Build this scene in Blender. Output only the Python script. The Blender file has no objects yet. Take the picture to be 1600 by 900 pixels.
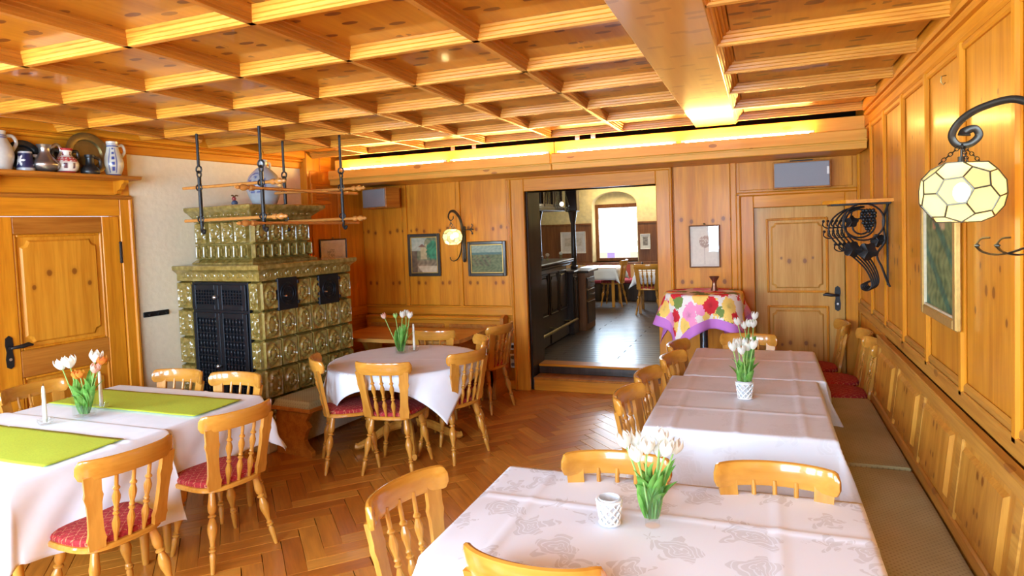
import bpy, bmesh, math, random
from mathutils import Vector, Matrix
random.seed(11)
sc = bpy.context.scene
COL = sc.collection
PI = math.pi

# ---------------------------------------------------------------- camera
CAM_H = 1.85
FPX, YAW, PITCH, ROLL, PPY = 1006.374, -.37075963, -.04626498, -.03687974, 401.58
F_ = Vector((math.sin(YAW) * math.cos(PITCH), math.cos(YAW) * math.cos(PITCH), math.sin(PITCH)))
r_ = Vector((math.cos(YAW), -math.sin(YAW), 0))
u_ = r_.cross(F_)
R_ = r_ * math.cos(ROLL) + u_ * math.sin(ROLL)
U_ = -r_ * math.sin(ROLL) + u_ * math.cos(ROLL)
cam_data = bpy.data.cameras.new('camera')
cam = bpy.data.objects.new('camera', cam_data)
COL.objects.link(cam)
cam_data.sensor_width = 36
cam_data.lens = 36 * FPX / 1600
cam_data.shift_y = (PPY - 450) / 1600
cam_data.clip_start = .05
cam.matrix_world = Matrix(((R_.x, U_.x, -F_.x, 0), (R_.y, U_.y, -F_.y, 0), (R_.z, U_.z, -F_.z, CAM_H), (0, 0, 0, 1)))
sc.camera = cam


def project(p):
    d = Vector(p) - Vector((0, 0, CAM_H))
    w = d.dot(F_)
    if w < .05:
        return None
    return 800 + FPX * d.dot(R_) / w, PPY - FPX * d.dot(U_) / w


# ---------------------------------------------------------------- world, daylight, exposure
sc.view_settings.view_transform = 'Standard'
sc.view_settings.look = 'None'
sc.view_settings.gamma = 1
sc.view_settings.use_curve_mapping = False
sc.view_settings.exposure = .4
sc.cycles.max_bounces = 6
sc.cycles.diffuse_bounces = 4
sc.cycles.glossy_bounces = 3
sc.cycles.use_adaptive_sampling = True
sc.cycles.adaptive_threshold = .05
sc.cycles.transmission_bounces = 6
sc.cycles.transparent_max_bounces = 10
sc.cycles.sample_clamp_indirect = 6
sc.cycles.caustics_reflective = False
sc.cycles.caustics_refractive = False
sc.cycles.use_denoising = True
sc.cycles.use_light_tree = False
world = bpy.data.worlds.new('daylight_world')
sc.world = world
world.use_nodes = True
wn = world.node_tree.nodes['Background']
wn.inputs[0].default_value = (.86, .93, 1, 1)
wn.inputs[1].default_value = 1.6


def area_light(name, loc, target, sx, sy, power, color):
    d = bpy.data.lights.new(name, 'AREA')
    d.shape = 'RECTANGLE'
    d.size, d.size_y, d.energy, d.color = sx, sy, power, color
    o = bpy.data.objects.new(name, d)
    COL.objects.link(o)
    o.location = loc
    o.rotation_euler = (Vector(target) - Vector(loc)).to_track_quat('-Z', 'Y').to_euler()
    return o


# daylight entering by the street windows behind the photographer and in the side wall
DAY = (.58, .79, 1)
WIN_REAR = [(-4.1, 1.25), (-2.35, 1.25), (-.5, 1.25)]          # centre x, width of the three rear windows
for wx, ww in WIN_REAR:
    area_light('window_daylight', (wx, -1.66, 1.85), (wx, 3, .6), ww, 1.5, 160, DAY)
area_light('window_daylight', (-5.34, .36, 1.85), (-.4, .35, .7), 1.25, 1.45, 115, DAY)
area_light('window_daylight', (-2.9, 13.3, 1.75), (-2.5, 9, .6), .8, 1.2, 48, DAY)

# ---------------------------------------------------------------- mesh helpers


class MB:
    def __init__(self):
        self.v, self.f, self.c, self.uv = [], [], [], []
        self.col = (1, 1, 1)

    def add(self, vs, fs, uv=None, cols=None):
        b = len(self.v)
        self.v += [tuple(p) for p in vs]
        self.f += [tuple(i + b for i in q) for q in fs]
        self.c += (cols if cols else [self.col] * len(vs))
        self.uv += (uv if uv else [(0, 0)] * len(vs))
        return self

    def box(self, lo, hi):
        x0, y0, z0 = lo
        x1, y1, z1 = hi
        return self.add([(x0, y0, z0), (x1, y0, z0), (x1, y1, z0), (x0, y1, z0), (x0, y0, z1), (x1, y0, z1), (x1, y1, z1), (x0, y1, z1)],
                        [(0, 3, 2, 1), (4, 5, 6, 7), (0, 1, 5, 4), (1, 2, 6, 5), (2, 3, 7, 6), (3, 0, 4, 7)])

    def cbox(self, lo, hi, c=.004):
        lo, hi = Vector(lo), Vector(hi)
        c = min(c, .45 * min(hi - lo))
        vs, idx = [], {}
        for s in [(a, b, d) for a in (0, 1) for b in (0, 1) for d in (0, 1)]:
            for ax in range(3):
                p = [hi[k] if s[k] else lo[k] for k in range(3)]
                for k in range(3):
                    if k != ax:
                        p[k] += -c if s[k] else c
                idx[s, ax] = len(vs)
                vs.append(tuple(p))
        fs = []
        for ax in range(3):
            o = [k for k in range(3) if k != ax]
            for sd in (0, 1):
                q = []
                for a, b in ((0, 0), (1, 0), (1, 1), (0, 1)):
                    s = [0, 0, 0]
                    s[ax], s[o[0]], s[o[1]] = sd, a, b
                    q.append(idx[tuple(s), ax])
                fs.append(q)
            for a in (0, 1):
                for b in (0, 1):
                    s0, s1 = [0, 0, 0], [0, 0, 0]
                    s0[o[0]] = s1[o[0]] = a
                    s0[o[1]] = s1[o[1]] = b
                    s1[ax] = 1
                    s0, s1 = tuple(s0), tuple(s1)
                    fs.append((idx[s0, o[0]], idx[s1, o[0]], idx[s1, o[1]], idx[s0, o[1]]))
        for s in [(a, b, d) for a in (0, 1) for b in (0, 1) for d in (0, 1)]:
            fs.append((idx[s, 0], idx[s, 1], idx[s, 2]))
        return self.add(vs, fs)

    def lathe(self, prof, seg=20, M=None, cols=None, a0=0, mod=None):
        vs, fs, cc = [], [], []
        n = len(prof)
        for i, (r, z) in enumerate(prof):
            for k in range(seg):
                a = a0 + 2 * PI * k / seg
                rr = r * (mod(a, z) if mod else 1)
                p = Vector((rr * math.cos(a), rr * math.sin(a), z))
                vs.append(tuple(M @ p) if M else tuple(p))
                cc.append(cols(a, z, i) if cols else self.col)
        for i in range(n - 1):
            for k in range(seg):
                k2 = (k + 1) % seg
                fs.append((i * seg + k, i * seg + k2, (i + 1) * seg + k2, (i + 1) * seg + k))
        if prof[0][0] > 1e-5:
            fs.append(tuple(range(seg - 1, -1, -1)))
        if prof[-1][0] > 1e-5:
            fs.append(tuple(range((n - 1) * seg, n * seg)))
        return self.add(vs, fs, cols=cc)

    def rod(self, prof, p0, p1, seg=10):
        """lathe whose profile (r, 0..1) runs from p0 to p1"""
        p0, p1 = Vector(p0), Vector(p1)
        d = p1 - p0
        M = Matrix.Translation(p0) @ d.to_track_quat('Z', 'X').to_matrix().to_4x4()
        L = d.length
        return self.lathe([(r, t * L) for r, t in prof], seg, M)

    def cyl(self, p0, p1, r, seg=12):
        return self.rod([(r, 0), (r, 1)], p0, p1, seg)

    def tube(self, pts, r, seg=6, sx=1., sy=1., closed=False, up=None):
        pts = [Vector(p) for p in pts]
        n = len(pts)
        rs = r if isinstance(r, (list, tuple)) else [r] * n
        vs, fs = [], []
        prev = None
        for i in range(n):
            if closed:
                t = pts[(i + 1) % n] - pts[i - 1]
            else:
                t = pts[min(i + 1, n - 1)] - pts[max(i - 1, 0)]
            t.normalize()
            if up is not None:
                a = Vector(up)
            elif prev is None:
                a = Vector((0, 0, 1)) if abs(t.z) < .9 else Vector((1, 0, 0))
            else:
                a = prev
            a = (a - t * a.dot(t)).normalized()
            prev = a
            b = t.cross(a)
            for k in range(seg):
                an = 2 * PI * (k + .5) / seg
                vs.append(pts[i] + a * (rs[i] * sx * math.cos(an)) + b * (rs[i] * sy * math.sin(an)))
        m = n if closed else n - 1
        for i in range(m):
            j = (i + 1) % n
            for k in range(seg):
                k2 = (k + 1) % seg
                fs.append((i * seg + k, i * seg + k2, j * seg + k2, j * seg + k))
        if not closed:
            fs.append(tuple(range(seg - 1, -1, -1)))
            fs.append(tuple(range((n - 1) * seg, n * seg)))
        return self.add(vs, fs)

    def prism(self, poly, c0, c1, axes='xzy', M=None):
        """poly in the first two axes, extruded along the third from c0 to c1"""
        ix = ['xyz'.index(a) for a in axes]
        vs = []
        for c in (c0, c1):
            for a, b in poly:
                p = [0, 0, 0]
                p[ix[0]], p[ix[1]], p[ix[2]] = a, b, c
                vs.append(tuple(M @ Vector(p)) if M else tuple(p))
        n = len(poly)
        fs = [tuple(range(n - 1, -1, -1)), tuple(range(n, 2 * n))]
        fs += [(i, (i + 1) % n, n + (i + 1) % n, n + i) for i in range(n)]
        return self.add(vs, fs)

    def grid(self, nu, nv, fn, cfn=None, uvfn=None):
        vs, cc, uv = [], [], []
        for j in range(nv + 1):
            for i in range(nu + 1):
                u, w = i / nu, j / nv
                vs.append(tuple(fn(u, w)))
                cc.append(cfn(u, w) if cfn else self.col)
                uv.append(uvfn(u, w) if uvfn else (u, w))
        fs = [(j * (nu + 1) + i, j * (nu + 1) + i + 1, (j + 1) * (nu + 1) + i + 1, (j + 1) * (nu + 1) + i) for j in range(nv) for i in range(nu)]
        return self.add(vs, fs, uv=uv, cols=cc)

    def ball(self, c, r, seg=10, rings=6, s=(1, 1, 1)):
        M = Matrix.Translation(Vector(c)) @ Matrix.Diagonal((*s, 1))
        return self.lathe([(r * math.sin(PI * i / rings), -r * math.cos(PI * i / rings)) for i in range(rings + 1)], seg, M)

    def move(self, M, start=0):
        for i in range(start, len(self.v)):
            self.v[i] = tuple(M @ Vector(self.v[i]))
        return self

    def mesh(self, name, mat, ang=.6):
        me = bpy.data.meshes.new(name)
        me.from_pydata(self.v, [], self.f)
        bm = bmesh.new()
        bm.from_mesh(me)
        bmesh.ops.remove_doubles(bm, verts=bm.verts, dist=1e-6) if False else None
        bmesh.ops.recalc_face_normals(bm, faces=bm.faces)
        bm.to_mesh(me)
        bm.free()
        if any(c != (1, 1, 1) for c in self.c):
            at = me.color_attributes.new('Col', 'FLOAT_COLOR', 'POINT')
            at.data.foreach_set('color', [x for c in self.c for x in (c[0], c[1], c[2], 1)])
        if any(q != (0, 0) for q in self.uv):
            ul = me.uv_layers.new(name='UVMap')
            for lp in me.loops:
                ul.data[lp.index].uv = self.uv[lp.vertex_index]
        me.materials.append(mat)
        me.shade_smooth()
        me.set_sharp_from_angle(angle=ang)
        return me

    def build(self, name, mat, parent=None, loc=None, rotz=0, ang=.6):
        o = bpy.data.objects.new(name, self.mesh(name, mat, ang))
        COL.objects.link(o)
        if parent:
            o.parent = parent
        if loc:
            o.location = loc
        if rotz:
            o.rotation_euler = (0, 0, rotz)
        return o


def tag(o, label=None, cat=None, group=None, kind=None):
    if label:
        o['label'] = label
    if cat:
        o['category'] = cat
    if group:
        o['group'] = group
    if kind:
        o['kind'] = kind
    return o


def thing(name, label, cat, loc=(0, 0, 0), rotz=0, group=None, kind=None):
    o = bpy.data.objects.new(name, None)
    o.empty_display_size = .05
    COL.objects.link(o)
    o.location = loc
    o.rotation_euler = (0, 0, rotz)
    return tag(o, label, cat, group, kind)


def inst(name, me, parent=None, loc=(0, 0, 0), rotz=0, scale=None, rot=None):
    o = bpy.data.objects.new(name, me)
    COL.objects.link(o)
    o.parent = parent
    o.location = loc
    o.rotation_euler = rot if rot else (0, 0, rotz)
    if scale:
        o.scale = scale
    return o


def copy_tree(o, parent=None):
    c = o.copy()
    COL.objects.link(c)
    c.parent = parent
    for ch in o.children:
        copy_tree(ch, c)
    return c


def spline(pts, n=8):
    """Catmull-Rom through pts"""
    P = [Vector(p) for p in pts]
    P = [P[0] * 2 - P[1]] + P + [P[-1] * 2 - P[-2]]
    out = []
    for i in range(1, len(P) - 2):
        for k in range(n):
            t = k / n
            a, b, c, d = P[i - 1], P[i], P[i + 1], P[i + 2]
            out.append(.5 * (2 * b + (c - a) * t + (2 * a - 5 * b + 4 * c - d) * t * t + (3 * b - a - 3 * c + d) * t ** 3))
    out.append(P[-2])
    return out


# ---------------------------------------------------------------- materials
def new_mat(name):
    m = bpy.data.materials.new(name)
    m.use_nodes = True
    nt = m.node_tree
    return m, nt, nt.nodes['Principled BSDF']


def L(nt, a, b):
    nt.links.new(a, b)


def ramp(nt, stops):
    n = nt.nodes.new('ShaderNodeValToRGB')
    e = n.color_ramp.elements
    e[0].position, e[0].color = stops[0][0], (*stops[0][1], 1)
    e[1].position, e[1].color = stops[-1][0], (*stops[-1][1], 1)
    for p, c in stops[1:-1]:
        k = e.new(p)
        k.color = (*c, 1)
    return n


def math_node(nt, op, a, b=None, clamp=False):
    n = nt.nodes.new('ShaderNodeMath')
    n.operation = op
    n.use_clamp = clamp
    for i, x in enumerate((a, b)):
        if x is None:
            continue
        if isinstance(x, (int, float)):
            n.inputs[i].default_value = x
        else:
            L(nt, x, n.inputs[i])
    return n.outputs[0]


def mixc(nt, fac, a, b, mode='MIX'):
    n = nt.nodes.new('ShaderNodeMix')
    n.data_type = 'RGBA'
    n.blend_type = mode
    for sock, x in ((n.inputs[0], fac), (n.inputs[6], a), (n.inputs[7], b)):
        if isinstance(x, (int, float)):
            sock.default_value = x
        elif isinstance(x, tuple):
            sock.default_value = (*x, 1)
        else:
            L(nt, x, sock)
    return n.outputs[2]


def plain(name, col, rough=.5, metal=0., spec=.5, coat=0., bump=0., bscale=40, var=1.):
    m, nt, b = new_mat(name)
    b.inputs['Base Color'].default_value = (*col, 1)
    b.inputs['Roughness'].default_value = rough
    b.inputs['Metallic'].default_value = metal
    b.inputs['Specular IOR Level'].default_value = spec
    b.inputs['Coat Weight'].default_value = coat
    b.inputs['Coat Roughness'].default_value = .08
    tc = nt.nodes.new('ShaderNodeTexCoord')
    n = nt.nodes.new('ShaderNodeTexNoise')
    n.inputs['Scale'].default_value = bscale
    n.inputs['Detail'].default_value = 4
    L(nt, tc.outputs['Object'], n.inputs['Vector'])
    rp = ramp(nt, [(.3, tuple(x * (1 - .12 * var) for x in col)), (.7, tuple(min(1, x * (1 + .08 * var)) for x in col))])
    L(nt, n.outputs['Fac'], rp.inputs[0])
    L(nt, rp.outputs[0], b.inputs['Base Color'])
    if bump:
        bp = nt.nodes.new('ShaderNodeBump')
        bp.inputs['Strength'].default_value = bump
        bp.inputs['Distance'].default_value = .01
        L(nt, n.outputs['Fac'], bp.inputs['Height'])
        L(nt, bp.outputs[0], b.inputs['Normal'])
    return m


def wood(name, light, dark, axis='z', grain=1., rough=.42, coat=.08, coat_rough=.12, knots=None, speck=0., knot_col=(.17, .04, .006), vary=.12, bump=.08, speck_axis=None):
    """wood with its grain along an axis; knots: list of (u, z, size) mirrored about the local u = 0 line (u across the board)"""
    m, nt, b = new_mat(name)
    tc = nt.nodes.new('ShaderNodeTexCoord')
    oi = nt.nodes.new('ShaderNodeObjectInfo')
    off = nt.nodes.new('ShaderNodeVectorMath')
    off.operation = 'SCALE'
    comb = nt.nodes.new('ShaderNodeCombineXYZ')
    for k in range(3):
        L(nt, oi.outputs['Random'], comb.inputs[k])
    L(nt, comb.outputs[0], off.inputs[0])
    off.inputs['Scale'].default_value = 13.7
    ad = nt.nodes.new('ShaderNodeVectorMath')
    ad.operation = 'ADD'
    L(nt, tc.outputs['Object'], ad.inputs[0])
    L(nt, off.outputs[0], ad.inputs[1])
    mp = nt.nodes.new('ShaderNodeMapping')
    s = [9., 9., 9.]
    s['xyz'.index(axis)] = .55
    mp.inputs['Scale'].default_value = tuple(x * grain for x in s)
    L(nt, ad.outputs[0], mp.inputs[0])
    n1 = nt.nodes.new('ShaderNodeTexNoise')
    n1.inputs['Scale'].default_value = 1.6
    n1.inputs['Detail'].default_value = 3
    n1.inputs['Distortion'].default_value = .5
    L(nt, mp.outputs[0], n1.inputs['Vector'])
    n2 = nt.nodes.new('ShaderNodeTexNoise')
    n2.inputs['Scale'].default_value = 9
    n2.inputs['Detail'].default_value = 2
    L(nt, mp.outputs[0], n2.inputs['Vector'])
    sm = math_node(nt, 'ADD', math_node(nt, 'MULTIPLY', n1.outputs['Fac'], .65), math_node(nt, 'MULTIPLY', n2.outputs['Fac'], .35))
    rp = ramp(nt, [(.36, dark), (.62, light)])
    L(nt, sm, rp.inputs[0])
    colr = rp.outputs[0]
    # board to board difference
    hs = nt.nodes.new('ShaderNodeHueSaturation')
    L(nt, colr, hs.inputs['Color'])
    L(nt, math_node(nt, 'ADD', math_node(nt, 'MULTIPLY', oi.outputs['Random'], vary), 1 - vary / 2), hs.inputs['Value'])
    colr = hs.outputs[0]
    if knots:
        sx = nt.nodes.new('ShaderNodeSeparateXYZ')
        L(nt, tc.outputs['Object'], sx.inputs[0])
        uax = {'x': 0, 'y': 1}[knots[0]]
        au = math_node(nt, 'ABSOLUTE', sx.outputs[uax])
        nn = nt.nodes.new('ShaderNodeTexNoise')
        nn.inputs['Scale'].default_value = 14
        L(nt, ad.outputs[0], nn.inputs['Vector'])
        wob = math_node(nt, 'MULTIPLY', math_node(nt, 'SUBTRACT', nn.outputs['Fac'], .5), .5)
        best = None
        for ku, kz, ks in knots[1]:
            du = math_node(nt, 'DIVIDE', math_node(nt, 'SUBTRACT', au, ku), ks)
            dz = math_node(nt, 'DIVIDE', math_node(nt, 'SUBTRACT', sx.outputs[2], kz), ks * 1.35)
            d = math_node(nt, 'SQRT', math_node(nt, 'ADD', math_node(nt, 'MULTIPLY', du, du), math_node(nt, 'MULTIPLY', dz, dz)))
            best = d if best is None else math_node(nt, 'MINIMUM', best, d)
        best = math_node(nt, 'ADD', best, wob)
        kr = ramp(nt, [(.0, (1, 1, 1)), (.30, (.95, .95, .95)), (.42, (.22, .22, .22)), (.8, (0, 0, 0))])
        L(nt, math_node(nt, 'MULTIPLY', best, .5), kr.inputs[0])
        colr = mixc(nt, math_node(nt, 'MULTIPLY', kr.outputs[0], .8), colr, knot_col)
    if speck:
        mp2 = nt.nodes.new('ShaderNodeMapping')
        s2 = [9., 9., 9.]
        s2['xyz'.index(speck_axis or axis)] = 4.2
        mp2.inputs['Scale'].default_value = tuple(s2)
        L(nt, ad.outputs[0], mp2.inputs[0])
        vo = nt.nodes.new('ShaderNodeTexVoronoi')
        if speck_axis:
            vo.voronoi_dimensions = '2D'
        vo.inputs['Scale'].default_value = 1
        L(nt, mp2.outputs[0], vo.inputs['Vector'])
        big = math_node(nt, 'LESS_THAN', vo.outputs['Distance'], .17 if speck_axis else .18)
        rare = math_node(nt, 'LESS_THAN', n1.outputs['Fac'], .6 if speck_axis else .53)
        colr = mixc(nt, math_node(nt, 'MULTIPLY', math_node(nt, 'MULTIPLY', big, rare), speck), colr, knot_col)
    L(nt, colr, b.inputs['Base Color'])
    b.inputs['Roughness'].default_value = rough
    b.inputs['Specular IOR Level'].default_value = .25
    b.inputs['Coat Weight'].default_value = coat
    b.inputs['Coat Roughness'].default_value = coat_rough
    if bump:
        bp = nt.nodes.new('ShaderNodeBump')
        bp.inputs['Strength'].default_value = bump
        bp.inputs['Distance'].default_value = .004
        L(nt, n2.outputs['Fac'], bp.inputs['Height'])
        L(nt, bp.outputs[0], b.inputs['Normal'])
    return m


def vcol(name, rough=.5, metal=0., coat=0., noise=.12, nscale=30):
    """colour read from the mesh's own colour attribute (printed or painted patterns)"""
    m, nt, b = new_mat(name)
    at = nt.nodes.new('ShaderNodeAttribute')
    at.attribute_name = 'Col'
    tc = nt.nodes.new('ShaderNodeTexCoord')
    n = nt.nodes.new('ShaderNodeTexNoise')
    n.inputs['Scale'].default_value = nscale
    n.inputs['Detail'].default_value = 5
    L(nt, tc.outputs['Object'], n.inputs['Vector'])
    rp = ramp(nt, [(.3, (1 - noise,) * 3), (.7, (1, 1, 1))])
    L(nt, n.outputs['Fac'], rp.inputs[0])
    L(nt, mixc(nt, 1., at.outputs['Color'], rp.outputs[0], 'MULTIPLY'), b.inputs['Base Color'])
    b.inputs['Roughness'].default_value = rough
    b.inputs['Metallic'].default_value = metal
    b.inputs['Coat Weight'].default_value = coat
    return m


def emit(name, col, strength, sample=True):
    m = bpy.data.materials.new(name)
    if not sample:
        m.cycles.emission_sampling = 'NONE'
    m.use_nodes = True
    nt = m.node_tree
    nt.nodes.remove(nt.nodes['Principled BSDF'])
    e = nt.nodes.new('ShaderNodeEmission')
    e.inputs[0].default_value = (*col, 1)
    e.inputs[1].default_value = strength
    L(nt, e.outputs[0], nt.nodes['Material Output'].inputs[0])
    return m


def glass(name, tint=(.975, .99, .985), refl=.05, rough=.02):
    m = bpy.data.materials.new(name)
    m.use_nodes = True
    nt = m.node_tree
    nt.nodes.remove(nt.nodes['Principled BSDF'])
    t = nt.nodes.new('ShaderNodeBsdfTransparent')
    t.inputs[0].default_value = (*tint, 1)
    g = nt.nodes.new('ShaderNodeBsdfGlossy')
    g.inputs['Roughness'].default_value = rough
    fr = nt.nodes.new('ShaderNodeLayerWeight')
    fr.inputs[0].default_value = .5
    mx = nt.nodes.new('ShaderNodeMixShader')
    L(nt, math_node(nt, 'ADD', math_node(nt, 'MULTIPLY', math_node(nt, 'POWER', fr.outputs['Facing'], 4.), .6), refl, True), mx.inputs[0])
    L(nt, t.outputs[0], mx.inputs[1])
    L(nt, g.outputs[0], mx.inputs[2])
    L(nt, mx.outputs[0], nt.nodes['Material Output'].inputs[0])
    return m


def translucent(name, col, col2=None, mixf=.5, rough=.6):
    """petals and thin panes: diffuse plus light passing through"""
    m = bpy.data.materials.new(name)
    m.use_nodes = True
    nt = m.node_tree
    nt.nodes.remove(nt.nodes['Principled BSDF'])
    tc = nt.nodes.new('ShaderNodeTexCoord')
    n = nt.nodes.new('ShaderNodeTexNoise')
    n.inputs['Scale'].default_value = 25
    L(nt, tc.outputs['Object'], n.inputs['Vector'])
    rp = ramp(nt, [(.35, col2 or tuple(x * .9 for x in col)), (.65, col)])
    L(nt, n.outputs['Fac'], rp.inputs[0])
    d = nt.nodes.new('ShaderNodeBsdfDiffuse')
    t = nt.nodes.new('ShaderNodeBsdfTranslucent')
    L(nt, rp.outputs[0], d.inputs[0])
    L(nt, rp.outputs[0], t.inputs[0])
    mx = nt.nodes.new('ShaderNodeMixShader')
    mx.inputs[0].default_value = mixf
    L(nt, d.outputs[0], mx.inputs[1])
    L(nt, t.outputs[0], mx.inputs[2])
    L(nt, mx.outputs[0], nt.nodes['Material Output'].inputs[0])
    return m


PINE, PINE_D = (.69, .272, .014), (.52, .172, .008)
BK = ('x', [(.105, 1.84, .022), (.205, 1.86, .024), (.115, 1.22, .021), (.205, 1.225, .024), (.28, 1.85, .016)])
M = dict(
    panel=wood('panel_pine', PINE, PINE_D, 'z', knots=BK),
    panel_r=wood('side_panel_pine', (.68, .28, .020), (.52, .18, .010), 'z', knots=('y', [(.045, 1.52, .026), (.12, 1.62, .014), (.19, 1.42, .016), (.10, 2.3, .012)]), coat=.25, coat_rough=.18),
    pine_z=wood('pine_upright', PINE, PINE_D, 'z'),
    pine_x=wood('pine_across', PINE, PINE_D, 'x'),
    pine_y=wood('pine_along', PINE, PINE_D, 'y'),
    rail_y=wood('bench_rail_pine', (.56, .26, .04), (.38, .15, .02), 'y', speck=.5),
    low_panel=wood('bench_panel_pine', (.58, .26, .035), (.42, .16, .018), 'z', knots=('y', [(.03, .82, .017), (.02, .68, .013), (.08, .6, .014)])),
    red_pine=wood('red_pine', (.50, .19, .025), (.35, .11, .012), 'y', rough=.4),
    door_pine=wood('door_pine', (.68, .29, .024), (.54, .195, .012), 'z', knots=('y', [(.09, 1.63, .026), (.20, 1.53, .020)])),
    door2_pine=wood('door_pine_pale', (.60, .32, .075), (.47, .215, .038), 'z', knots=('x', [(.07, 1.42, .024), (.14, 1.45, .013), (.07, .62, .024), (.145, .6, .016)]), knot_col=(.2, .08, .04)),
    ceil=wood('ceiling_veneer', (.50, .185, .012), (.37, .115, .007), 'y', grain=.5, speck=1., speck_axis='x', rough=.32, coat=.4, coat_rough=.06),
    rib_x=wood('rib_pine_across', (.72, .325, .035), (.49, .175, .014), 'x', grain=2., speck=.0),
    rib_y=wood('rib_pine_along', (.50, .19, .022), (.35, .115, .012), 'y', grain=1.5),
    beam=wood('beam_veneer', (.54, .235, .025), (.44, .17, .016), 'y', grain=.35, speck=.35, speck_axis='x', coat=.7, coat_rough=.12),
    cove=wood('cove_pine', (.70, .36, .055), (.57, .265, .03), 'x', grain=.6, speck=.6),
    chair=wood('chair_beech', (.60, .28, .045), (.46, .185, .023), 'z', grain=.7, rough=.28, coat=.35, coat_rough=.1),
    chair_x=wood('chair_beech_rail', (.62, .285, .042), (.47, .19, .022), 'x', grain=.6, rough=.25, coat=.7, coat_rough=.08),
    table=wood('table_pine', (.68, .34, .08), (.50, .21, .04), 'x', coat=.5),
    dark_oak=wood('dark_oak', (.05, .027, .017), (.022, .012, .008), 'z', rough=.35, coat=.4, bump=.1),
    dark_floor=wood('dark_floor_oak', (.085, .055, .035), (.038, .024, .015), 'x', rough=.4, coat=.3, coat_rough=.2, vary=.5),
    brown=wood('brown_wainscot', (.24, .095, .03), (.15, .052, .016), 'z', rough=.4),
    white_cloth=plain('white_linen', (.82, .885, .98), .85, bump=.03, bscale=9, var=.3),
    iron=plain('wrought_iron', (.022, .021, .022), .45, .5, bump=.15, bscale=60),
    stove_iron=plain('blued_iron', (.012, .015, .022), .42, .55),
    iron_worn=plain('worn_iron', (.10, .095, .075), .4, .7),
    steel=plain('steel', (.55, .57, .6), .25, .95),
    brass=plain('aged_brass', (.30, .22, .085), .38, .85, bump=.1, bscale=25),
    pewter=plain('pewter', (.42, .40, .38), .3, .9, bump=.1, bscale=18),
    dark_pewter=plain('dark_pewter', (.05, .052, .055), .38, .75),
    copper=plain('copper', (.30, .15, .10), .3, .9),
    gold=plain('gilt', (.60, .40, .12), .35, .6),
    plaster=plain('rough_plaster', (.82, .74, .55), .95, bump=.3, bscale=22, var=.3),
    plaster2=plain('yellow_plaster', (.78, .68, .40), .95, bump=.5, bscale=14),
    gap_shade=plain('painted_gap_shade', (.012, .008, .005), .95, spec=.0),  # near-black colour painted in for the shade above the cove
    grey_cloth=plain('speaker_cloth', (.30, .31, .34), .9, bump=.1, bscale=200),
    white_plastic=plain('white_plastic', (.8, .8, .76), .4),
    wax=plain('candle_wax', (.85, .80, .68), .5),
    leaf=translucent('tulip_leaf', (.26, .52, .12), (.13, .36, .06), .3),
    stem=translucent('tulip_stem', (.38, .60, .18), None, .2),
    white_petal=translucent('white_petal', (.92, .91, .86), (.88, .88, .76), .4),
    red_petal=translucent('orange_petal', (.85, .20, .05), (.80, .42, .06), .35),
    pink_petal=translucent('pink_petal', (.86, .40, .30), (.86, .62, .50), .35),
    glass=glass('clear_glass'),
    picture_glass=glass('picture_glass', (1, 1, 1), .03),
    paint=vcol('painted_canvas', .55),
    print=vcol('printed_paper', .8),
    ceramic=vcol('glazed_stoneware', .3, coat=.4, noise=.1),
    base_cream=plain('cream_stone', (.62, .55, .42), .7),
)
M['runner'] = plain('lime_runner', (.46, .56, .035), .85, bump=.06, bscale=150)
M['tube'] = emit('warm_tube', (1, .62, .17), 165)
M['bulb'] = emit('lamp_bulb', (1, .86, .55), 40, False)


def obj_xyz(nt, kind='Object'):
    tc = nt.nodes.new('ShaderNodeTexCoord')
    s = nt.nodes.new('ShaderNodeSeparateXYZ')
    L(nt, tc.outputs[kind], s.inputs[0])
    return tc, s


def fract_line(nt, val, k, w):
    f = math_node(nt, 'FRACT', math_node(nt, 'MULTIPLY', val, k))
    return math_node(nt, 'LESS_THAN', math_node(nt, 'ABSOLUTE', math_node(nt, 'SUBTRACT', f, .5)), w)


def seat_fabric():
    m, nt, b = new_mat('red_diamond_fabric')
    tc, s = obj_xyz(nt)
    u = math_node(nt, 'ADD', s.outputs[0], s.outputs[1])
    v = math_node(nt, 'SUBTRACT', s.outputs[0], s.outputs[1])
    ln = math_node(nt, 'MAXIMUM', fract_line(nt, u, 19, .05), fract_line(nt, v, 19, .05))
    n = nt.nodes.new('ShaderNodeTexNoise')
    n.inputs['Scale'].default_value = 90
    L(nt, tc.outputs['Object'], n.inputs['Vector'])
    ln = math_node(nt, 'MULTIPLY', ln, math_node(nt, 'GREATER_THAN', n.outputs['Fac'], .45))
    rp = ramp(nt, [(.3, (.27, .010, .014)), (.7, (.46, .03, .035))])
    L(nt, n.outputs['Fac'], rp.inputs[0])
    L(nt, mixc(nt, math_node(nt, 'MULTIPLY', ln, .55), rp.outputs[0], (.62, .36, .16)), b.inputs['Base Color'])
    b.inputs['Roughness'].default_value = .9
    return m


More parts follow.
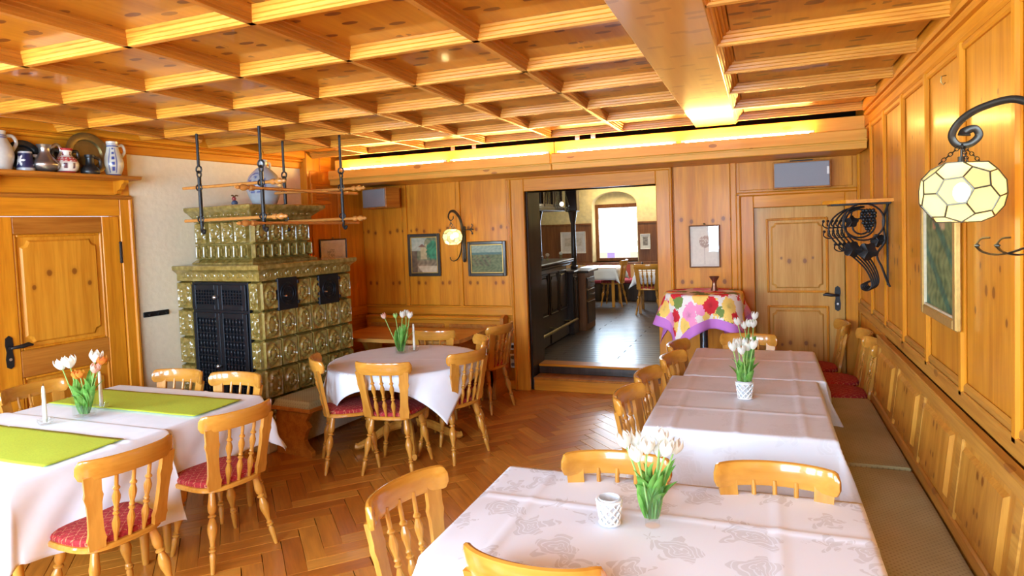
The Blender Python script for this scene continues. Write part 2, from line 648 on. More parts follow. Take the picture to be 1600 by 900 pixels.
def olive_fabric():
    m, nt, b = new_mat('olive_dotted_fabric')
    tc, s = obj_xyz(nt)
    fx = math_node(nt, 'SUBTRACT', math_node(nt, 'FRACT', math_node(nt, 'MULTIPLY', math_node(nt, 'ADD', s.outputs[0], s.outputs[1]), 38)), .5)
    fy = math_node(nt, 'SUBTRACT', math_node(nt, 'FRACT', math_node(nt, 'MULTIPLY', math_node(nt, 'SUBTRACT', s.outputs[0], s.outputs[1]), 38)), .5)
    d = math_node(nt, 'ADD', math_node(nt, 'MULTIPLY', fx, fx), math_node(nt, 'MULTIPLY', fy, fy))
    dot = math_node(nt, 'LESS_THAN', d, .05)
    n = nt.nodes.new('ShaderNodeTexNoise')
    n.inputs['Scale'].default_value = 3
    L(nt, tc.outputs['Object'], n.inputs['Vector'])
    rp = ramp(nt, [(.3, (.36, .315, .15)), (.7, (.46, .41, .225))])
    L(nt, n.outputs['Fac'], rp.inputs[0])
    L(nt, mixc(nt, math_node(nt, 'MULTIPLY', dot, .45), rp.outputs[0], (.16, .12, .055)), b.inputs['Base Color'])
    b.inputs['Roughness'].default_value = .95
    return m


def glaze():
    """olive green stove glaze: pools darker in the hollows of the relief by its own thickness noise"""
    m, nt, b = new_mat('green_stove_glaze')
    tc, s = obj_xyz(nt)
    n = nt.nodes.new('ShaderNodeTexNoise')
    n.inputs['Scale'].default_value = 22
    n.inputs['Detail'].default_value = 5
    L(nt, tc.outputs['Object'], n.inputs['Vector'])
    rp = ramp(nt, [(.3, (.16, .11, .022)), (.55, (.27, .195, .046)), (.75, (.37, .285, .10))])
    L(nt, n.outputs['Fac'], rp.inputs[0])
    L(nt, rp.outputs[0], b.inputs['Base Color'])
    b.inputs['Roughness'].default_value = .22
    b.inputs['Coat Weight'].default_value = .6
    b.inputs['Coat Roughness'].default_value = .06
    bp = nt.nodes.new('ShaderNodeBump')
    bp.inputs['Strength'].default_value = .10
    bp.inputs['Distance'].default_value = .01
    L(nt, n.outputs['Fac'], bp.inputs['Height'])
    L(nt, bp.outputs[0], b.inputs['Normal'])
    return m


def damask(strength):
    m, nt, b = new_mat('damask_linen')
    tc = nt.nodes.new('ShaderNodeTexCoord')
    mp = nt.nodes.new('ShaderNodeMapping')
    mp.inputs['Scale'].default_value = (5.0, 5.0, 1)
    L(nt, tc.outputs['UV'], mp.inputs[0])
    nz = nt.nodes.new('ShaderNodeTexNoise')
    nz.inputs['Scale'].default_value = 1.2
    L(nt, mp.outputs[0], nz.inputs['Vector'])
    ad = nt.nodes.new('ShaderNodeVectorMath')
    ad.operation = 'ADD'
    L(nt, mp.outputs[0], ad.inputs[0])
    L(nt, nz.outputs['Color'], ad.inputs[1])
    vo = nt.nodes.new('ShaderNodeTexVoronoi')
    vo.inputs['Scale'].default_value = 1
    L(nt, ad.outputs[0], vo.inputs['Vector'])
    df = nt.nodes.new('ShaderNodeVectorMath')
    df.operation = 'SUBTRACT'
    L(nt, ad.outputs[0], df.inputs[0])
    L(nt, vo.outputs['Position'], df.inputs[1])
    sp = nt.nodes.new('ShaderNodeSeparateXYZ')
    L(nt, df.outputs[0], sp.inputs[0])
    an = math_node(nt, 'ARCTAN2', sp.outputs[1], sp.outputs[0])
    d = vo.outputs['Distance']
    lobe = math_node(nt, 'MULTIPLY', math_node(nt, 'SINE', math_node(nt, 'MULTIPLY', an, 5.)), .09)
    a = math_node(nt, 'LESS_THAN', d, math_node(nt, 'ADD', lobe, .38))
    petals = math_node(nt, 'GREATER_THAN', math_node(nt, 'FRACT', math_node(nt, 'ADD', math_node(nt, 'MULTIPLY', math_node(nt, 'SINE', math_node(nt, 'MULTIPLY', an, 4.)), .3), math_node(nt, 'MULTIPLY', d, 9.))), .24)
    fac = math_node(nt, 'MULTIPLY', math_node(nt, 'MULTIPLY', a, petals), strength)
    L(nt, mixc(nt, fac, (.82, .885, .98), (.65, .69, .75)), b.inputs['Base Color'])
    b.inputs['Roughness'].default_value = .7
    return m


def floral():
    m, nt, b = new_mat('floral_cloth')
    tc = nt.nodes.new('ShaderNodeTexCoord')
    s = nt.nodes.new('ShaderNodeSeparateXYZ')
    L(nt, tc.outputs['UV'], s.inputs[0])
    mp = nt.nodes.new('ShaderNodeMapping')
    mp.inputs['Scale'].default_value = (7.4, 7.4, 1)
    mp.inputs['Location'].default_value = (8.1, 4.6, 0)
    L(nt, tc.outputs['UV'], mp.inputs[0])
    nz = nt.nodes.new('ShaderNodeTexNoise')
    nz.inputs['Scale'].default_value = 5
    nz.inputs['Detail'].default_value = 3
    L(nt, mp.outputs[0], nz.inputs['Vector'])
    sc_ = nt.nodes.new('ShaderNodeVectorMath')
    sc_.operation = 'SCALE'
    sc_.inputs['Scale'].default_value = .45
    L(nt, nz.outputs['Color'], sc_.inputs[0])
    ad = nt.nodes.new('ShaderNodeVectorMath')
    ad.operation = 'ADD'
    L(nt, mp.outputs[0], ad.inputs[0])
    L(nt, sc_.outputs[0], ad.inputs[1])
    vo = nt.nodes.new('ShaderNodeTexVoronoi')
    vo.inputs['Scale'].default_value = 1
    L(nt, ad.outputs[0], vo.inputs['Vector'])
    cs = nt.nodes.new('ShaderNodeSeparateColor')
    L(nt, vo.outputs['Color'], cs.inputs[0])
    pal = ramp(nt, [(.0, (.62, .02, .035)), (.34, (.62, .02, .035)), (.36, (.80, .30, .52)), (.6, (.80, .30, .52)), (.62, (.86, .60, .14)), (.8, (.86, .60, .14)), (.82, (.16, .26, .06)), (1., (.16, .26, .06))])
    pal.color_ramp.interpolation = 'CONSTANT'
    L(nt, cs.outputs[0], pal.inputs[0])
    shade = ramp(nt, [(.0, (.45, .4, .4)), (.25, (1, 1, 1)), (.5, (1.15, 1.1, 1.1))])
    L(nt, vo.outputs['Distance'], shade.inputs[0])
    petal = mixc(nt, .6, pal.outputs[0], shade.outputs[0], 'MULTIPLY')
    inside = math_node(nt, 'LESS_THAN', vo.outputs['Distance'], .62)
    colr = mixc(nt, inside, (.85, .82, .76), petal)
    mxv = math_node(nt, 'MAXIMUM', math_node(nt, 'ABSOLUTE', s.outputs[0]), math_node(nt, 'ABSOLUTE', s.outputs[1]))
    colr = mixc(nt, math_node(nt, 'GREATER_THAN', mxv, .56), colr, (.56, .20, .60))
    L(nt, colr, b.inputs['Base Color'])
    b.inputs['Roughness'].default_value = .85
    return m


def lamp_pane():
    m = bpy.data.materials.new('lamp_pane')
    m.use_nodes = True
    nt = m.node_tree
    nt.nodes.remove(nt.nodes['Principled BSDF'])
    tr = nt.nodes.new('ShaderNodeBsdfTransparent')
    tr.inputs[0].default_value = (1, .97, .82, 1)
    tl = nt.nodes.new('ShaderNodeBsdfTranslucent')
    tl.inputs[0].default_value = (.92, .88, .62, 1)
    df = nt.nodes.new('ShaderNodeBsdfDiffuse')
    df.inputs[0].default_value = (.55, .54, .30, 1)
    oi = nt.nodes.new('ShaderNodeObjectInfo')
    m1 = nt.nodes.new('ShaderNodeMixShader')
    L(nt, math_node(nt, 'ADD', math_node(nt, 'MULTIPLY', oi.outputs['Random'], .7), .15), m1.inputs[0])
    L(nt, tl.outputs[0], m1.inputs[1])
    L(nt, df.outputs[0], m1.inputs[2])
    m2 = nt.nodes.new('ShaderNodeMixShader')
    m2.inputs[0].default_value = .42
    L(nt, m1.outputs[0], m2.inputs[1])
    L(nt, tr.outputs[0], m2.inputs[2])
    L(nt, m2.outputs[0], nt.nodes['Material Output'].inputs[0])
    return m


M['seat'] = seat_fabric()
M['olive'] = olive_fabric()
M['glaze'] = glaze()
M['damask'] = damask(.85)
M['damask_soft'] = damask(.22)
M['floral'] = floral()
M['lamp_pane'] = lamp_pane()

# ---------------------------------------------------------------- frames of reference
YB, XR, ZR, ZC = 6.78, .84, 2.70, 2.757          # back wall, right wall, underside of ribs, coffer panels
BACKY, Y0 = -1.75, -1.75
O_L = Vector((-4.60, 6.78, 0))
PHI = math.atan2(-.107, .994)                   # the stove wall is not square to the room
NW = Vector((math.cos(PHI), math.sin(PHI), 0))
DW = Vector((math.sin(PHI), -math.cos(PHI), 0))


def LW(off, t, z=0):
    """point by distance from the stove wall, distance from the back corner, height"""
    return O_L + NW * off + DW * t + Vector((0, 0, z))


def left_x(y):
    k = (6.78 - y) / .9943
    return (O_L + NW * -.1 + DW * k).x


# in local coordinates of a left-wall root (rotation PHI at O_L): x = off, y = -t


def left_thing(name, label, cat, kind=None, group=None):
    return thing(name, label, cat, O_L, PHI, group, kind)


# ---------------------------------------------------------------- floor: herringbone parquet
floor = MB().box((-6.2, Y0 - .1, -.12), (1.2, 7.2, -.012)).build('floor', plain('floor_base', (.05, .022, .008), .8))
tag(floor, 'glossy herringbone parquet floor of reddish brown oak planks', 'floor', kind='structure')
PLN, PW = 4, .1125
PUV = None


def parquet():
    m, nt, b = new_mat('parquet_oak')
    tc = nt.nodes.new('ShaderNodeTexCoord')
    oi = nt.nodes.new('ShaderNodeObjectInfo')
    ge = nt.nodes.new('ShaderNodeNewGeometry')
    rnd = math_node(nt, 'FRACT', math_node(nt, 'ADD', math_node(nt, 'MULTIPLY', oi.outputs['Random'], 7.3), ge.outputs['Random Per Island']))
    cb = nt.nodes.new('ShaderNodeCombineXYZ')
    L(nt, math_node(nt, 'MULTIPLY', rnd, 31.), cb.inputs[0])
    L(nt, math_node(nt, 'MULTIPLY', rnd, 17.), cb.inputs[2])
    ad = nt.nodes.new('ShaderNodeVectorMath')
    ad.operation = 'ADD'
    L(nt, tc.outputs['UV'], ad.inputs[0])
    L(nt, cb.outputs[0], ad.inputs[1])
    mp = nt.nodes.new('ShaderNodeMapping')
    mp.inputs['Scale'].default_value = (3, 30, 3)
    L(nt, ad.outputs[0], mp.inputs[0])
    n = nt.nodes.new('ShaderNodeTexNoise')
    n.inputs['Scale'].default_value = 1.5
    n.inputs['Detail'].default_value = 4
    L(nt, mp.outputs[0], n.inputs['Vector'])
    tone = ramp(nt, [(.0, (.42, .12, .012)), (.5, (.54, .185, .02)), (1., (.64, .265, .036))])
    L(nt, rnd, tone.inputs[0])
    gr = ramp(nt, [(.3, (.78, .74, .70)), (.65, (1.05, 1.05, 1.05))])
    L(nt, n.outputs['Fac'], gr.inputs[0])
    L(nt, mixc(nt, 1., tone.outputs[0], gr.outputs[0], 'MULTIPLY'), b.inputs['Base Color'])
    b.inputs['Roughness'].default_value = .34
    b.inputs['Coat Weight'].default_value = .35
    b.inputs['Coat Roughness'].default_value = .18
    return m


M['plank'] = parquet()


def plank_box(mb):
    s0 = len(mb.v)
    mb.cbox((0, 0, -.011), (PLN * PW - .0025, PW - .0025, 0), .0015)
    for i in range(s0, len(mb.v)):
        mb.uv[i] = (mb.v[i][0] + .001, mb.v[i][1] + .001)
    return s0


plank_mb = MB()
plank_box(plank_mb)
plank_me = plank_mb.mesh('plank', M['plank'])
FLOOR_VIEW = [(0, 900), (0, 860), (200, 905), (250, 790), (400, 715), (480, 700), (520, 640), (560, 600), (800, 600), (960, 610), (1010, 600), (960, 690), (870, 735), (800, 735), (640, 905)]


def in_poly(p, poly):
    c = False
    for i in range(len(poly)):
        (x1, y1), (x2, y2) = poly[i - 1], poly[i]
        if (y1 > p[1]) != (y2 > p[1]) and p[0] < (x2 - x1) * (p[1] - y1) / (y2 - y1) + x1:
            c = not c
    return c


ca, sa = math.cos(PI / 4), math.sin(PI / 4)


def to_floor(u, w):
    return (-3.0 + (u * ca - w * sa) * PW, 3.6 + (u * sa + w * ca) * PW)


planks = []
for r in range(-80, 81):
    for m_ in range(-12, 13):
        planks.append((r + 2 * PLN * m_, r, 0))
        planks.append((r, r - 2 * PLN + 1 + 2 * PLN * m_, 1))
seen_p, rest = [], []
for a, b_, vert in planks:
    cx, cy = to_floor(a + (.5 if vert else PLN / 2), b_ + (PLN / 2 if vert else .5))
    if not (left_x(cy) - .1 < cx < XR + .1 and Y0 < cy < YB + .3):
        continue
    q = project((cx, cy, 0))
    if q and in_poly(q, FLOOR_VIEW):
        seen_p.append(((Vector((cx, cy, 0)) - Vector((0, 0, 1.85))).length, a, b_, vert))
    else:
        rest.append((a, b_, vert))
seen_p.sort()
rest += [s[1:] for s in seen_p[295:]]
for d_, a, b_, vert in seen_p[:295]:
    x, y = to_floor(a, b_) if not vert else to_floor(a + 1, b_)
    inst('plank', plank_me, floor, (x, y, 0), PI / 4 + (PI / 2 if vert else 0))
mb = MB()
for a, b_, vert in rest:
    x, y = to_floor(a, b_) if not vert else to_floor(a + 1, b_)
    s0 = plank_box(mb)
    mb.move(Matrix.Translation((x, y, 0)) @ Matrix.Rotation(PI / 4 + (PI / 2 if vert else 0), 4, 'Z'), s0)
tag(mb.build('planks', M['plank'], floor), kind='stuff')

# ---------------------------------------------------------------- back wall with doorway and door
wb = MB()
for x0, x1, z0, z1 in ((-5.0, -2.46, 0, 3.2), (-2.46, -1.01, 2.24, 3.2), (-1.01, -.07, 0, 3.2), (-.07, .73, 1.95, 3.2), (.73, 1.2, 0, 3.2)):
    wb.box((x0, YB + .01, z0), (x1, YB + .30, z1))
wall_back = wb.build('wall_back', M['pine_z'])
tag(wall_back, 'honey pine panelled back wall around the open doorway', 'wall', kind='structure')


def raised_panel(name, parent, lo, hi, y, mat, t=.012, c=.006, axis='y', sgn=-1):
    """board proud of a wall; the object's origin sits under its middle so that its knots mirror about it"""
    if axis == 'y':
        cx = (lo[0] + hi[0]) / 2
        mb = MB().cbox((lo[0] - cx, min(0, sgn * t), lo[1]), (hi[0] - cx, max(0, sgn * t), hi[1]), c)
        return mb.build(name, mat, parent, (cx, y, 0))
    cy = (lo[0] + hi[0]) / 2
    mb = MB().cbox((min(0, sgn * t), lo[0] - cy, lo[1]), (max(0, sgn * t), hi[0] - cy, hi[1]), c)
    return mb.build(name, mat, parent, (y, cy, 0))


for x0, x1, z0, z1 in ((-4.60, -4.035, .955, 2.44), (-3.965, -3.315, .955, 2.44), (-3.255, -2.665, .955, 2.44), (-.835, -.285, .02, 2.44), (-.20, .80, 2.125, 2.44)):
    raised_panel('panel', wall_back, (x0, z0), (x1, z1), YB + .012, M['panel'])
for x0, x1 in ((-4.56, -4.10), (-4.06, -3.50), (-3.46, -2.68)):
    raised_panel('panel', wall_back, (x0, .12), (x1, .82), YB + .012, M['panel'])
for x in (-4.0, -3.285, -2.65, -.255):
    mb = MB()
    mb.cbox((x - .028, YB - .012, .93), (x + .028, YB + .02, 2.45), .006)
    mb.build('batten', M['pine_z'], wall_back)
mb = MB().cbox((-4.62, YB - .016, .845), (-2.64, YB + .02, .955), .008)
mb.cbox((-4.62, YB - .03, .935), (-2.64, YB + .02, .955), .006)
mb.build('rail', M['pine_x'], wall_back)
MB().cbox((-4.62, YB - .014, 0), (-2.64, YB + .02, .11), .005).build('plinth', M['pine_x'], wall_back)
# casing of the open doorway
cas = thing('trim_1', 'pale pine casing around the open doorway to the bar room', 'door casing', kind='structure')
MB().cbox((-2.625, YB - .03, 0), (-2.46, YB + .30, 2.385), .006).build('upright', M['pine_z'], cas)
MB().cbox((-1.01, YB - .03, 0), (-.87, YB + .30, 2.385), .006).build('upright', M['pine_z'], cas)
MB().cbox((-2.46, YB - .03, 2.24), (-1.01, YB + .30, 2.385), .006).build('head', M['pine_x'], cas)
for x in (-2.64, -.875):
    MB().cbox((x, YB - .05, 0), (x + .03, YB, 2.40), .01).build('moulding', M['pine_z'], cas)
MB().cbox((-2.67, YB - .05, 2.375), (-.845, YB, 2.405), .01).build('moulding', M['pine_x'], cas)
MB().cbox((-2.475, YB + .04, 0), (-2.44, YB + .46, 2.25), .008).build('lining', M['dark_oak'], cas)
# steps up into the bar room
st = thing('doorway_step', 'two shallow wooden steps up through the doorway', 'step', kind='structure')
MB().cbox((-2.43, YB + .02, 0), (-1.012, YB + .05, .14), .004).build('riser', M['pine_x'], st)
MB().cbox((-2.43, YB + .0, .125), (-1.012, YB + .24, .15), .006).build('tread', M['red_pine'], st)
MB().cbox((-2.43, YB + .22, .15), (-1.012, YB + .26, .235), .004).build('riser', M['dark_oak'], st)
MB().cbox((-2.43, YB + .20, .235), (-1.012, YB + .42, .262), .006).build('tread', M['pine_x'], st)

# closed door to the right of the doorway
d2 = thing('door_2', 'closed pale pine door with two framed panels and iron handle', 'door', (.33, YB + .045, 0), kind='structure')
MB().cbox((-.40, 0, .0), (.40, .04, 1.95), .003).build('leaf', M['door2_pine'], d2)


def framed_panel(name, parent, x0, x1, z0, z1, mat, matm, proud=.014, y=0, axis='y', sgn=-1, cut=.035):
    """moulded frame plus a fielded panel with notched corners; axis y: faces -y, axis x: faces +x or -x"""
    c = cut
    cx = (x0 + x1) / 2
    a0, a1, b0, b1 = x0 + .045 - cx, x1 - .045 - cx, z0 + .045, z1 - .045
    poly = [(a0 + c, b0), (a1 - c, b0), (a1 - c * .7, b0 + c * .7), (a1, b0 + c), (a1, b1 - c), (a1 - c * .7, b1 - c * .7), (a1 - c, b1), (a0 + c, b1), (a0 + c * .7, b1 - c * .7), (a0, b1 - c), (a0, b0 + c), (a0 + c * .7, b0 + c * .7)]
    mb = MB()
    n = len(poly)
    s = .014
    ins = [(p + (s if p < 0 else -s), q + (s if q < (b0 + b1) / 2 else -s)) for p, q in poly]
    def P(p, q, d):
        return (p, sgn * d, q) if axis == 'y' else (sgn * d, p, q)
    vs = [P(p, q, 0) for p, q in poly] + [P(p, q, proud) for p, q in ins]
    mb.add(vs, [tuple(range(n, 2 * n))] + [(i, (i + 1) % n, n + (i + 1) % n, n + i) for i in range(n)])
    loc = (cx, y, 0) if axis == 'y' else (y, cx, 0)
    o = mb.build(name, mat, parent, loc)
    for (p0, p1, q0, q1, mm) in ((x0, x0 + .022, z0, z1, 0), (x1 - .022, x1, z0, z1, 0), (x0 + .022, x1 - .022, z1 - .022, z1, 1), (x0 + .022, x1 - .022, z0, z0 + .022, 1)):
        f = MB()
        d0, d1 = sorted((0, sgn * .016))
        if axis == 'y':
            f.cbox((p0 - cx, d0, q0), (p1 - cx, d1, q1), .007)
        else:
            f.cbox((d0, p0 - cx, q0), (d1, p1 - cx, q1), .007)
        f.build('bead', matm, o)
    return o


framed_panel('field', d2, -.29, .26, 1.11, 1.84, M['door2_pine'], M['pine_z'])
framed_panel('field', d2, -.29, .26, .16, .985, M['door2_pine'], M['pine_z'])


def door_handle(parent, x, z, y, side, axis='y', sgn=-1):
    h = MB()
    prof = [(-.022, -.11), (.0, -.125), (.022, -.11), (.026, -.05), (.018, 0), (.026, .05), (.022, .10), (.0, .118), (-.022, .10), (-.026, .05), (-.018, 0), (-.026, -.05)]
    pts = [(p, q + z - .03) for p, q in prof]
    def V(a, d, q):
        return (x + a, y + sgn * d, q) if axis == 'y' else (y + sgn * d, x + a, q)
    n = len(pts)
    h.add([V(p, 0, q) for p, q in pts] + [V(p, .008, q) for p, q in pts], [tuple(range(n, 2 * n)), tuple(range(n - 1, -1, -1))] + [(i, (i + 1) % n, n + (i + 1) % n, n + i) for i in range(n)])
    o = h.build('handle', M['iron'], parent)
    lv = MB()
    lv.tube([V(0, .0, z), V(0, .045, z), V(side * .02, .055, z + .004), V(side * .06, .055, z + .004), V(side * .10, .055, z + .012), V(side * .13, .055, z + .004)], [.011, .011, .012, .016, .017, .008], 8)
    lv.build('lever', M['iron'], o)
    k = MB()
    k.cyl(V(0, .008, z - .085), V(0, .014, z - .085), .011, 10)
    k.build('keyhole', M['steel'], o)
    return o


door_handle(d2, .335, 1.09, 0, -1)
t2 = thing('trim_2', 'pine casing around the closed door beside the doorway', 'door casing', kind='structure')
MB().cbox((-.19, YB - .03, 0), (-.07, YB + .1, 2.07), .006).build('upright', M['pine_z'], t2)
MB().cbox((.73, YB - .03, 0), (.835, YB + .1, 2.07), .006).build('upright', M['pine_z'], t2)
MB().cbox((-.07, YB - .03, 1.95), (.73, YB + .1, 2.07), .006).build('head', M['pine_x'], t2)
MB().cbox((-.235, YB - .05, 0), (-.19, YB, 2.10), .012).build('moulding', M['pine_z'], t2)
MB().cbox((-.235, YB - .05, 2.065), (.835, YB, 2.105), .012).build('moulding', M['pine_x'], t2)

# ---------------------------------------------------------------- right wall
wall_right = MB().box((XR + .02, Y0, 0), (XR + .25, YB + .3, 3.2)).build('wall_right', M['pine_z'])
tag(wall_right, 'long honey pine panelled side wall with upright mouldings', 'wall', kind='structure')
RM = [6.72, 5.977, 5.366, 4.716, 4.091, 3.435, 2.764, 2.10, 1.44, .78, .1, -.6, -1.3]
for i in range(len(RM) - 1):
    raised_panel('panel', wall_right, (RM[i + 1] + .025, 1.06), (RM[i] - .025, 2.56), XR + .02, M['panel_r'], axis='x', sgn=-1, t=.008, c=.004)
    mb = MB().cbox((XR - .006, RM[i + 1] + .028, 2.555), (XR + .02, RM[i] - .028, 2.59), .008)
    mb.build('moulding', M['pine_y'], wall_right)
    mb = MB().cbox((XR - .006, RM[i + 1] + .028, 1.03), (XR + .02, RM[i] - .028, 1.075), .012)
    mb.build('moulding', M['rail_y'], wall_right)
    mb = MB().cbox((XR - .012, RM[i] - .03, 1.0), (XR + .02, RM[i] + .03, 2.60), .012)
    mb.build('batten', M['pine_z'], wall_right)
MB().cbox((XR - .012, Y0, .955), (XR + .02, YB, 1.035), .006).build('rail', M['rail_y'], wall_right)
mb = MB()
for z0, z1, d in ((2.59, 2.665, .012), (2.655, 2.69, .045), (2.685, 2.70, .03), (2.695, 2.80, .06)):
    mb.cbox((XR - d, Y0, z0), (XR + .02, 6.02, z1), .012)
mb.build('cornice', M['pine_y'], wall_right)
MB().cbox((XR - .01, 6.0, 2.59), (XR + .02, YB, 2.9), .004).build('board', M['pine_y'], wall_right)
raised_panel('panel', wall_right, (5.42, .1), (6.75, .93), XR + .02, M['panel_r'], axis='x', sgn=-1)

# ---------------------------------------------------------------- left (stove) wall
PO = -.10                                                        # plaster lies behind the pine boarding
wall_left = thing('wall_left', 'rough cream plaster wall between the panelled door and pine boarding', 'wall', O_L, PHI, kind='structure')
MB().box((PO - .3, -2.86, 0), (PO, -.85, 3.2)).build('plaster', M['plaster'], wall_left)
MB().box((PO - .3, -4.06, 2.30), (PO, -2.86, 3.2)).build('board', M['pine_y'], wall_left)
MB().box((PO - .3, -5.8, 0), (PO, -4.055, 3.2)).box((PO - .3, -9.2, 0), (PO, -7.1, 3.2)).box((PO - .3, -7.1, 0), (PO, -5.8, 1.1)).box((PO - .3, -7.1, 2.6), (PO, -5.8, 3.2)).build('plaster', M['plaster'], wall_left)
w5 = thing('window_5', 'white framed side window in the plaster wall beyond the panelled door', 'window', O_L, PHI, kind='structure')
for y0, y1, z0, z1 in ((-7.1, -7.04, 1.1, 2.6), (-6.48, -6.42, 1.16, 2.54), (-5.86, -5.8, 1.1, 2.6), (-7.04, -5.86, 1.1, 1.16), (-7.04, -5.86, 2.54, 2.6)):
    MB().cbox((PO - .18, y0, z0), (PO - .12, y1, z1), .006).build('frame', M['white_plastic'], w5)
MB().cbox((PO - .3, -.9, 0), (0, .2, 3.2), .004).build('boarding', M['pine_z'], wall_left)
for t0, t1 in ((.46, .86), (.03, .43)):
    cy = -(t0 + t1) / 2
    MB().cbox((0, -t1 - cy, .955), (.012, -t0 - cy, 2.56), .006).build('panel', M['panel'] if False else M['pine_z'], wall_left, (0, cy, 0))
MB().cbox((0, -.9, .845), (.018, 0, .95), .008).build('rail', M['pine_y'], wall_left)
for t0, t1 in ((.46, .86), (.03, .43)):
    MB().cbox((0, -t1, .42), (.012, -t0, .82), .01).build('panel', M['red_pine'], wall_left)
mb = MB()
for z0, z1, d in ((2.585, 2.66, .012), (2.655, 2.685, .04), (2.68, 2.70, .025), (2.695, 2.80, .07)):
    mb.cbox((PO, -9, z0), (PO + d + .02, -.68, z1), .010)
mb.build('cornice', M['pine_y'], wall_left)
MB().cbox((-.02, -.7, 2.56), (.012, 0, 2.85), .004).build('board', M['pine_y'], wall_left)
# air grille in the boarding
vg = left_thing('air_grille', 'slatted wooden air grille high in the corner boarding', 'air grille', kind='thing')
MB().cbox((.012, -.86, 2.19), (.03, -.56, 2.42), .005).build('frame', M['pine_y'], vg)
for k in range(9):
    z = 2.235 + k * .018
    MB().cbox((.03, -.80, z), (.036, -.60, z + .009), .002).build('slat', M['red_pine'], vg)

# panelled door in the left wall
d1 = thing('door_1', 'tall orange pine door with notched panels and black iron handle', 'door', O_L, PHI, kind='structure')
DF = PO
MB().cbox((DF - .06, -3.90, 0), (DF - .015, -2.96, 2.06), .004).build('leaf', M['door_pine'], d1)
for a, b_, z0, z1, mt in ((3.74, 3.90, 0, 2.06, 'pine_z'), (2.96, 3.10, 0, 2.06, 'pine_z')):
    MB().cbox((DF - .015, -b_, z0), (DF + .006, -a, z1), .005).build('stile', M[mt], d1)
for z0, z1 in ((1.93, 2.06), (.87, 1.07), (0, .22)):
    MB().cbox((DF - .015, -3.74, z0), (DF + .004, -3.10, z1), .005).build('rail', M['red_pine'], d1)
framed_panel('field', d1, -3.74, -3.10, 1.07, 1.93, M['door_pine'], M['pine_z'], y=DF - .015, axis='x', sgn=1, cut=.05)
framed_panel('field', d1, -3.74, -3.10, .22, .87, M['door_pine'], M['pine_z'], y=DF - .015, axis='x', sgn=1, cut=.05)
door_handle(d1, -3.815, 1.11, DF + .006, 1, axis='x', sgn=1)
MB().cyl((DF + .018, -2.965, 1.69), (DF + .018, -2.965, 1.83), .010, 8).ball((DF + .018, -2.965, 1.84), .012).ball((DF + .018, -2.965, 1.68), .012).build('hinge', M['iron'], d1)
t3 = thing('trim_3', 'orange pine casing of the panelled door under the jug shelf', 'door casing', O_L, PHI, kind='structure')
MB().cbox((DF - .1, -2.955, 0), (DF + .02, -2.87, 2.21), .006).build('upright', M['pine_z'], t3)
MB().cbox((DF - .1, -4.06, 0), (DF + .02, -3.905, 2.21), .006).build('upright', M['pine_z'], t3)
MB().cbox((DF - .1, -3.905, 2.065), (DF + .02, -2.955, 2.21), .006).build('head', M['pine_y'], t3)
MB().cbox((DF, -2.88, 0), (DF + .035, -2.845, 2.23), .01).build('moulding', M['pine_z'], t3)
MB().cbox((DF - .1, -4.07, 2.20), (DF + .045, -2.85, 2.235), .012).build('moulding', M['red_pine'], t3)
MB().cbox((DF - .1, -4.06, 2.23), (DF + .012, -2.86, 2.59), .004).build('fascia', M['pine_y'], t3)
# shelf over the door
shf = thing('jug_shelf', 'narrow pine shelf on curved brackets above the orange panelled door', 'shelf', O_L, PHI)
poly = [(DF + .012, 2.352), (DF + .21, 2.352), (DF + .225, 2.362), (DF + .225, 2.372), (DF + .24, 2.38), (DF + .012, 2.38)]
MB().prism(poly, -4.02, -2.88, 'xzy').build('board', M['red_pine'], shf)
for t in (2.97, 3.90):
    br = [(DF + .012, 2.352), (DF + .16, 2.352), (DF + .155, 2.33), (DF + .12, 2.315), (DF + .10, 2.285), (DF + .06, 2.27), (DF + .045, 2.245), (DF + .012, 2.24)]
    MB().prism(br, -t - .02, -t + .02, 'xzy').build('bracket', M['pine_z'], shf)

# wall behind the photographer, with the street windows
wr = MB()
xs = [-6.3]
for wx, ww in WIN_REAR:
    xs += [wx - ww / 2, wx + ww / 2]
xs.append(1.1)
for i in range(0, len(xs), 2):
    wr.box((xs[i], Y0 - .25, 0), (xs[i + 1], Y0, 3.2))
for wx, ww in WIN_REAR:
    wr.box((wx - ww / 2, Y0 - .25, 0), (wx + ww / 2, Y0, 1.1))
    wr.box((wx - ww / 2, Y0 - .25, 2.6), (wx + ww / 2, Y0, 3.2))
tag(wr.build('wall_front', M['plaster']), 'cream plaster wall with street windows behind the photographer', 'wall', kind='structure')
for i, (wx, ww) in enumerate(WIN_REAR):
    w_ = thing('window_%d' % (i + 1), 'white framed street window in the plaster wall behind the tables', 'window', (wx, Y0 - .15, 1.1), kind='structure', group='street windows')
    for x in (-ww / 2, -.03, ww / 2 - .06):
        MB().cbox((x, -.03, 0), (x + .06, .03, 1.5), .006).build('stile', M['white_plastic'], w_)
    for z in (0, 1.44):
        MB().cbox((-ww / 2, -.03, z), (ww / 2, .03, z + .06), .006).build('rail', M['white_plastic'], w_)

